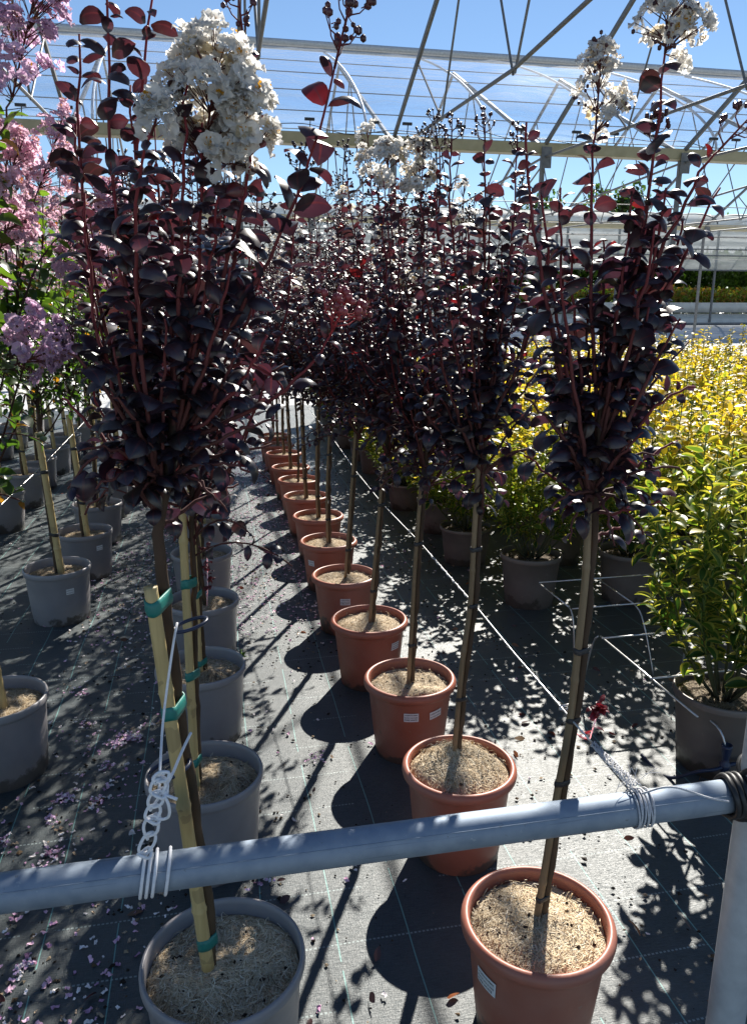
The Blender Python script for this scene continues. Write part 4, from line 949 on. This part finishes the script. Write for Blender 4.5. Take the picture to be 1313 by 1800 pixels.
# white cord knotted on the rail at the left
def rail(x): return pa + (pb-pa)*((x-pa[0])/(pb[0]-pa[0]))
g = Geo(); xk = at(262, 1530, 1.08)[0]
for k, dx in enumerate((-.0, .007, .0145, .033)):
    c = rail(xk-.012+dx); P = [(c[0]+.006*sin(a)+.002*k, c[1]+.0345*cos(a), c[2]+.0345*sin(a)) for a in np.linspace(0, 2*pi, 36)]; tube(g, P[:-1], .0027, 8, closed=True)
kn = [at(x, y, 1.09) for x, y in ((255, 1500), (262, 1470), (270, 1440), (268, 1420), (280, 1395), (276, 1375), (290, 1360))]
for k in range(6):                                       # a chain of loops and half hitches
    a, b = kn[k], kn[k+1]; d = b-a; sdv = np.array([1, 0, 0])*.013*(1 if k % 2 else -1)
    P = [a, a+d*.3+sdv+np.array([0, -.006, 0]), b+sdv*.6, b+d*.25, b-sdv*.8+np.array([0, .006, 0]), a+d*.5-sdv, a-d*.2]
    tube(g, smoothline(P, 26), .0026, 8)
for k in range(3):
    c = kn[k*2]; P = [(c[0]+.010*cos(a), c[1]+.010*sin(a), c[2]+.004*sin(2*a)) for a in np.linspace(0, 2*pi, 18)]; tube(g, P[:-1], .0026, 8, closed=True)
tube(g, smoothline([kn[4], at(283, 1330, 1.15), at(287, 1262, 1.22), at(305, 1130, 1.26), at(312, 1095, 1.30)], 24), .0022, 7)
tube(g, smoothline([kn[3], at(300, 1370, 1.13), at(318, 1325, 1.18), at(336, 1288, 1.22)], 20), .0025, 7)
tube(g, smoothline([kn[2], at(300, 1440, 1.085), at(297, 1410, 1.08), at(285, 1395, 1.09), at(312, 1405, 1.08)], 24), .0025, 7)
tube(g, smoothline([kn[6], at(278, 1358, 1.1), at(272, 1385, 1.095), at(283, 1362, 1.1), at(296, 1372, 1.1), at(294, 1400, 1.09)], 24), .0025, 7)
tag(g.build('white_cord', M['cord']), 'white cord knotted in loops round the rail near the grey pots', 'cord')
for x, y, Y, rx, lab in ((298, 1352, 1.255, .030, 'dark plastic ring round the nearest taped stake, above the white cord knot'), (335, 1098, 1.62, .030, 'dark plastic ring hanging on the thin white cord beside the second taped stake')):
    g = Geo(); c = at(x, y, Y+.05); P = [(c[0]+rx*1.25*cos(a), c[1]+rx*sin(a), c[2]+.010*cos(a)) for a in np.linspace(0, 2*pi, 30)]; tube(g, P[:-1], .0042, 8, closed=True)
    tag(g.build('tie_ring', M['navy']), lab, 'tie')

# twine on the right and the long support wire along the terracotta row
g = Geo(); xk = at(1132, 1420, 1.08)[0]; r = np.random.default_rng(33)
for k in range(9):
    c = rail(xk-.012+.004*k+r.normal(0, .002)); t0 = r.normal(0, .004); P = [(c[0]+t0*sin(a)+.004*cos(a), c[1]+.0335*cos(a), c[2]+.0335*sin(a)) for a in np.linspace(0, 2*pi, 30)]; tube(g, P[:-1], .0016, 6, closed=True)
top = at(1118, 1385, 1.10); P0 = at(1042, 1308, 1.26)
for k in range(7):                                       # loosely twisted strands
    t = np.linspace(0, 1, 40); P = top + (P0-top)*t[:, None]; ph = k*.9
    P[:, 0] += .008*np.sin(t*14+ph)*(1-.4*t) + r.normal(0, .0012, 40); P[:, 2] += .008*np.cos(t*14+ph)*(1-.4*t) + r.normal(0, .0012, 40); tube(g, P, .0013, 5)
tube(g, smoothline([at(1128, 1395, 1.085), at(1175, 1380, 1.06), at(1215, 1392, 1.055), at(1245, 1403, 1.05), at(1280, 1409, 1.05)], 24), .0019, 6)
for k in range(14):
    a = at(1118+r.uniform(-30, 14), 1385+r.uniform(-40, 10), 1.10+r.uniform(-.01, .05)); d = r.normal(0, .012, 3); tube(g, smoothline([a, a+d+np.array([0, 0, -.008]), a+d*2+np.array([0, 0, -.02])], 8), .0005, 4)
tag(g.build('frayed_twine', M['twine']), 'frayed grey twine wound on the rail and stretched to the nearest leaning stem', 'twine')
g = Geo(); W = [at(1042, 1308, 1.26), at(1010, 1272, 1.30)]
for (x, y, Y) in ((985, 1242, 1.36), (905, 1150, 1.60), (838, 1068, 1.92), (741, 957, 2.5), (673, 887, 3.08), (626, 829, 3.65), (590, 778, 4.25), (550, 727, 5.0)):
    W.append(at(x, y, Y))
W += [np.array([.685, 6.2, .90]), np.array([.68, 8.3, .93])]
tube(g, W, .0021, 6)
a, b = at(985, 1242, 1.36), at(1012, 1236, 1.36); tube(g, [a, b], .003, 6); tube(g, [a+np.array([-.003, 0, -.004]), a+np.array([.012, -.004, -.008]), b+np.array([0, 0, -.006])], .0042, 6)
tag(g.build('support_wire', M['wire']), 'pale wire stretched along the stems of the terracotta pots', 'wire')
g = Geo(); r = np.random.default_rng(8); t = np.linspace(0, 1, 60); P = W[3] + (W[5]-W[3])*t[:, None]
P = np.concatenate([np.array(W[4]) + (np.array(W[5])-np.array(W[4]))*np.linspace(.0, .8, 40)[:, None]]); ph = np.arange(40)*1.3; P[:, 0] += .0035*np.sin(ph); P[:, 2] += .0035*np.cos(ph); tube(g, P, .0014, 5)
tag(g.build('wire_twine', M['twine']), 'white twine twisted round the support wire between second and third terracotta stems', 'twine')
g = Geo(); tube(g, [at(-40, 925, 3.3), at(0, 890, 3.55), at(70, 824, 4.05), at(130, 762, 4.75), at(172, 716, 5.5), np.array([-.86, 8, .92]), np.array([-.86, 10.5, .92])], .0025, 6)
tag(g.build('support_wire', M['wire']), 'pale wire stretched along the bamboo stakes of the pink crape myrtles', 'wire')

# wire pot rack on the ground at the right
def rackbars(segs, label, legs):
    root = thing('wire_rack', label, 'rack', (1.7, 2.6, 0)); o0 = np.array([1.7, 2.6, 0])
    for P in segs: g = Geo(); tube(g, np.array(P)-o0, .0036, 7); g.build('rack_wire', M['wire'], root)
    for P in legs: g = Geo(); tube(g, smoothline(np.array(P)-o0, 14), .0034, 7); g.build('leg', M['wire'], root)
rackbars([[(1.49, 2.0, .30), (1.49, 2.66, .30)], [(1.48, 2.63, .304), (1.78, 2.63, .304)], [(1.48, 2.27, .304), (1.80, 2.27, .304)], [(1.86, 2.62, .30), (1.86, 2.05, .30)]],
    'galvanised wire pot rack beside the nearest euonymus pot', [[(1.48, 2.66, .30), (1.475, 2.69, .27), (1.46, 2.73, .02)], [(1.86, 2.62, .30), (1.87, 2.64, .27), (1.89, 2.68, .02)]])
rackbars([[(1.50, 3.30, .30), (1.505, 2.98, .30)], [(1.50, 3.30, .304), (2.2, 3.30, .304)], [(1.505, 2.95, .304), (2.05, 2.95, .304)], [(1.81, 3.28, .30), (1.81, 2.96, .30)]],
    'empty galvanised wire pot rack standing between the shrubs', [[(1.505, 2.98, .30), (1.505, 2.93, .28), (1.51, 2.90, .02)], [(1.81, 2.96, .30), (1.81, 2.88, .28), (1.84, 2.80, .02)]])

# drip riser
b0 = on(1266, 1398, 0.0); RY = b0[1]; root = thing('irrigation_riser', 'navy plastic irrigation riser with side pipes behind the rail end', 'irrigation', tuple(b0))
zt = at(1270, 1310, RY)[2]; g = Geo(); lathe(g, [(0, 0), (.022, 0), (.022, .05), (.012, .055), (.012, zt-.09), (.018, zt-.085), (.018, zt-.07), (.012, zt-.065), (.012, zt-.05), (.017, zt-.012), (.017, zt), (.014, zt), (.011, zt-.03), (0, zt-.03)], 20); g.build('riser', M['navy'], root)
g = Geo(); tube(g, smoothline([(0, 0, zt-.08), (-.04, -.01, zt-.083), (-.09, .02, zt-.10), (-.13, .12, zt-.2), (-.15, .25, .02)], 20), .006, 7); g.build('side_pipe', M['navy'], root)
g = Geo(); tube(g, smoothline([(0, 0, zt-.08), (.05, 0, zt-.075), (.12, .01, zt-.09), (.22, .02, .02)], 16), .0075, 7); g.build('side_pipe', M['navy'], root)
g = Geo(); tube(g, smoothline([(0, 0, zt-.04), (-.006, .01, zt+.02), (-.02, .05, zt+.06), (-.02, .25, zt+.02)], 16), .0035, 6); g.build('drip_tube', M['wire'], root)

# ------------------------------------------------------------------ litter on the fabric (uncountable)
r = np.random.default_rng(77)
def ground_pts(n, f):
    out = []
    while len(out) < n:
        x, y = r.uniform(-1.6, 1.9), r.uniform(1.0, 9.5)
        if r.random() < f(x, y): out.append((x, y))
    return np.array(out)
patch = [(r.uniform(-.75, 1.5), r.uniform(1.2, 9), r.uniform(.05, .25)) for _ in range(60)]
def clus(x, y): return max(math.exp(-((x-a)**2+(y-b)**2)/(2*s*s)) for a, b, s in patch)
def f_crumb(x, y): return min(1, .10 + .8*clus(x, y)*(1 if x < .45 else .45) + (.35 if -.75 < x < -.2 else 0) + (.3 if y > 4 and -.1 < x < .5 else 0) + (.25 if .95 < x < 1.2 else 0))
g = Geo(); pts = ground_pts(7000, f_crumb)
oct_v = np.array([(1, 0, 0), (0, 1, 0), (-1, 0, 0), (0, -1, 0), (0, 0, 1), (0, 0, -1.)]); oct_f = np.array([(0, 1, 4), (1, 2, 4), (2, 3, 4), (3, 0, 4), (1, 0, 5), (2, 1, 5), (3, 2, 5), (0, 3, 5)])
for x, y in pts:
    s = .0018 + .0070*r.random()**2.4; V = oct_v*s*r.uniform(.5, 1.5, (6, 3)); a = r.uniform(0, 6); V = V @ np.array([(cos(a), sin(a), 0), (-sin(a), cos(a), 0), (0, 0, .6)])
    q = r.random(); c = (.02, .014, .01) if q < .62 else (.10, .065, .035) if q < .86 else (.30, .23, .15); g.add(V+np.array([x, y, .013+s*.3]), oct_f, np.array(c)*r.uniform(.7, 1.3))
tag(g.build('soil_crumbs', M['attr'], smooth=False), 'dark soil crumbs and chips scattered over the weed fabric', 'litter', kind='stuff')
g = Geo()
for k in range(40): patch.append((r.uniform(-.72, -.15), r.uniform(1.3, 8), r.uniform(.03, .10)))
def f_pet(x, y):
    if x > .55 and y < 4: return .004
    return min(1, (.7 if -.78 < x < -.16 else .05)*(.12 + .9*clus(x, y)) + (.6 if y > 3.6 and -.1 < x < .5 else 0))
for x, y in ground_pts(5200, f_pet):
    s = r.uniform(.004, .0105); q = r.random(); c = (.80, .52, .66) if q < .34 else (.86, .80, .79) if q < .72 else (.56, .32, .48) if q < .86 else (.45, .34, .24)
    n_ = 3; V = [(s*(i/2-1)*r.uniform(.7, 1.2), s*(j/2-1)*r.uniform(.7, 1.2), s*r.uniform(0, .8)) for i in range(5) for j in range(3)]; a = r.uniform(0, 6)
    V = np.array(V) @ np.array([(cos(a), sin(a), 0), (-sin(a), cos(a), 0), (0, 0, 1)]); g.add(V+np.array([x, y, .014]), np.array([(i*3+j, i*3+j+1, i*3+j+4, i*3+j+3) for i in range(4) for j in range(2)]), np.append(np.array(c)*r.uniform(.8, 1.2), .3))
for (px, py, n_) in ((295, 1220, 26), (205, 1310, 50), (225, 1295, 30), (145, 1220, 18), (150, 1275, 16), (190, 1350, 22), (90, 1505, 40), (60, 1540, 30), (115, 1405, 30), (45, 1700, 26), (465, 1545, 22), (560, 1335, 16), (240, 1300, 24), (90, 1440, 20), (10, 1480, 22), (175, 1410, 26)):
    cpt = on(px, py, .012)
    for k in range(n_):
        s = r.uniform(.004, .009); q = r.random(); c = (.80, .56, .74) if q < .5 else (.88, .82, .82) if q < .82 else (.45, .22, .33)
        V = np.array([(s*(i/2-1)*r.uniform(.7, 1.2), s*(j/2-1)*r.uniform(.7, 1.2), s*r.uniform(0, .9)) for i in range(5) for j in range(3)]); a = r.uniform(0, 6)
        V = V @ np.array([(cos(a), sin(a), 0), (-sin(a), cos(a), 0), (0, 0, 1)])
        g.add(V+cpt+np.array([r.normal(0, .017), r.normal(0, .017), r.uniform(0, .008)]), np.array([(i*3+j, i*3+j+1, i*3+j+4, i*3+j+3) for i in range(4) for j in range(2)]), np.append(np.array(c)*r.uniform(.8, 1.2), .3))
tag(g.build('fallen_petals', M['dry_petal'], smooth=False), 'fallen pink and white petals strewn over the fabric', 'petals', kind='stuff')
g = Geo(); L = Leaves()
for x, y in ground_pts(130, lambda x, y: .5*clus(x, y)+.05): L.add(np.array([x, y, .016]), np.array([r.normal(), r.normal(), r.uniform(0, .4)]), r.uniform(.02, .045), np.array([(.12, .06, .03), (.05, .02, .02), (.25, .15, .06)][r.integers(0, 3)]))
for (px, py) in ((650, 1745), (492, 1588), (170, 1745), (1215, 1635), (660, 1690)): L.add(on(px, py, .02), np.array([r.normal(), r.normal(), .4]), .04, np.array([.05, .02, .022]))
L.flush(g, tplset(4, 1, .5, (.1, .7), (-.1, .5), 6, .1), 1.2, 5); tag(g.build('fallen_leaves', M['dark_leaf']), 'dry curled leaves lying on the weed fabric', 'leaves', kind='stuff')
# small weeds
for (px, py, lab, sz, n_) in ((425, 1145, 'pale green weed tuft growing beside the third grey pot', .035, 26), (366, 1245, 'green leafy weed sprouting behind the taped stake', .085, 9), (1245, 1335, 'thin green weed at the foot of the nearest euonymus pot', .05, 6)):
    g = Geo(); L = Leaves(); b0 = on(px, py+14, .01)
    for k in range(n_): L.add(r.normal(0, .006, 3)*np.array([1, 1, 0])+np.array([0, 0, .01+.04*r.random()*(sz > .05)]), np.array([r.normal(0, 1), r.normal(0, 1), r.uniform(.3, 1.6)]), sz*r.uniform(.6, 1.1), np.array([.10, .20, .035])*r.uniform(.7, 1.2))
    tube(g, [(0, 0, -.008), (.002, 0, .05)], .002, 5); L.flush(g, [leaf_tpl(4, 1, .3, .8, .3, .3, .02, 1)], .3, 2); o = g.build('weed', M['green_leaf']); o.location = b0; tag(o, lab, 'weed')

# ------------------------------------------------------------------ plants inside the film greenhouse, trees far behind
r = np.random.default_rng(55)
def crop(name, x0, x1, y0, y1, z0, z1, n, size, cols, label):
    L = Leaves()
    for k in range(n):
        z = z0 + (z1-z0)*r.random()**.8; L.add(np.array([r.uniform(x0, x1), r.uniform(y0, y1), z + .12*sin(r.uniform(0, 6))]), np.array([r.normal(), r.normal(), r.uniform(.2, 1.6)]), size*r.uniform(.6, 1.3), np.array(cols[r.integers(0, len(cols))])*r.uniform(.7, 1.3))
    g = Geo(); L.flush(g, [leaf_tpl(2, 1, .45, .8, .2, .3, .0, 2)], .5, 4); tag(g.build(name, M['green_leaf']), label, 'plants', kind='stuff')
crop('tall_crop', -6, 30, FY+3.6, FY+6.5, 1.2, 4.3, 26000, .46, [(.06, .11, .02), (.08, .14, .03), (.045, .08, .018)], 'tall green crop standing inside the film greenhouse')
crop('bench_plants', -6, 30, FY+1.6, FY+2.9, 2.0, 2.55, 14000, .24, [(.12, .19, .03), (.20, .20, .04), (.26, .13, .04)], 'low yellow green plants along the white bench in the film greenhouse')
def far_tree(x, y, h, w_, label, seed):
    q = np.random.default_rng(seed); root = thing('tree', label, 'tree', (x, y, 1.0)); g = Geo(); tube(g, [(0, 0, -.3), (.1, 0, h*.5), (0, 0, h*.85)], [h*.03, h*.02, h*.008], 7, (.06, .045, .03)); g.build('trunk', M['bark'], root)
    L = Leaves(); cl = [(q.normal(0, w_*.45), q.normal(0, w_*.45), q.uniform(h*.35, h*.95), q.uniform(.25, .5)*w_) for _ in range(16)]
    for k in range(1700):
        a, b, c, s = cl[q.integers(0, 16)]; d = q.normal(0, 1, 3); d /= np.linalg.norm(d); L.add(np.array([a, b, c])+d*s*q.random()**.4, q.normal(0, 1, 3), h*.045*q.uniform(.6, 1.3), np.array([.03, .055, .015])*q.uniform(.6, 1.4))
    g = Geo(); L.flush(g, [leaf_tpl(2, 1, .6, .8, .2, .3, .0, 2)], .5, 4); g.build('crown', M['green_leaf'], root)
far_tree(46, 85, 15.5, 5, 'dark green tree rising behind the film greenhouse, right of the terracotta row', 1)
far_tree(37, 88, 14.0, 4.5, 'narrower dark green tree behind the film greenhouse', 2)
far_tree(66, 95, 13, 5, 'distant rounded tree at the right behind the film greenhouse', 3)
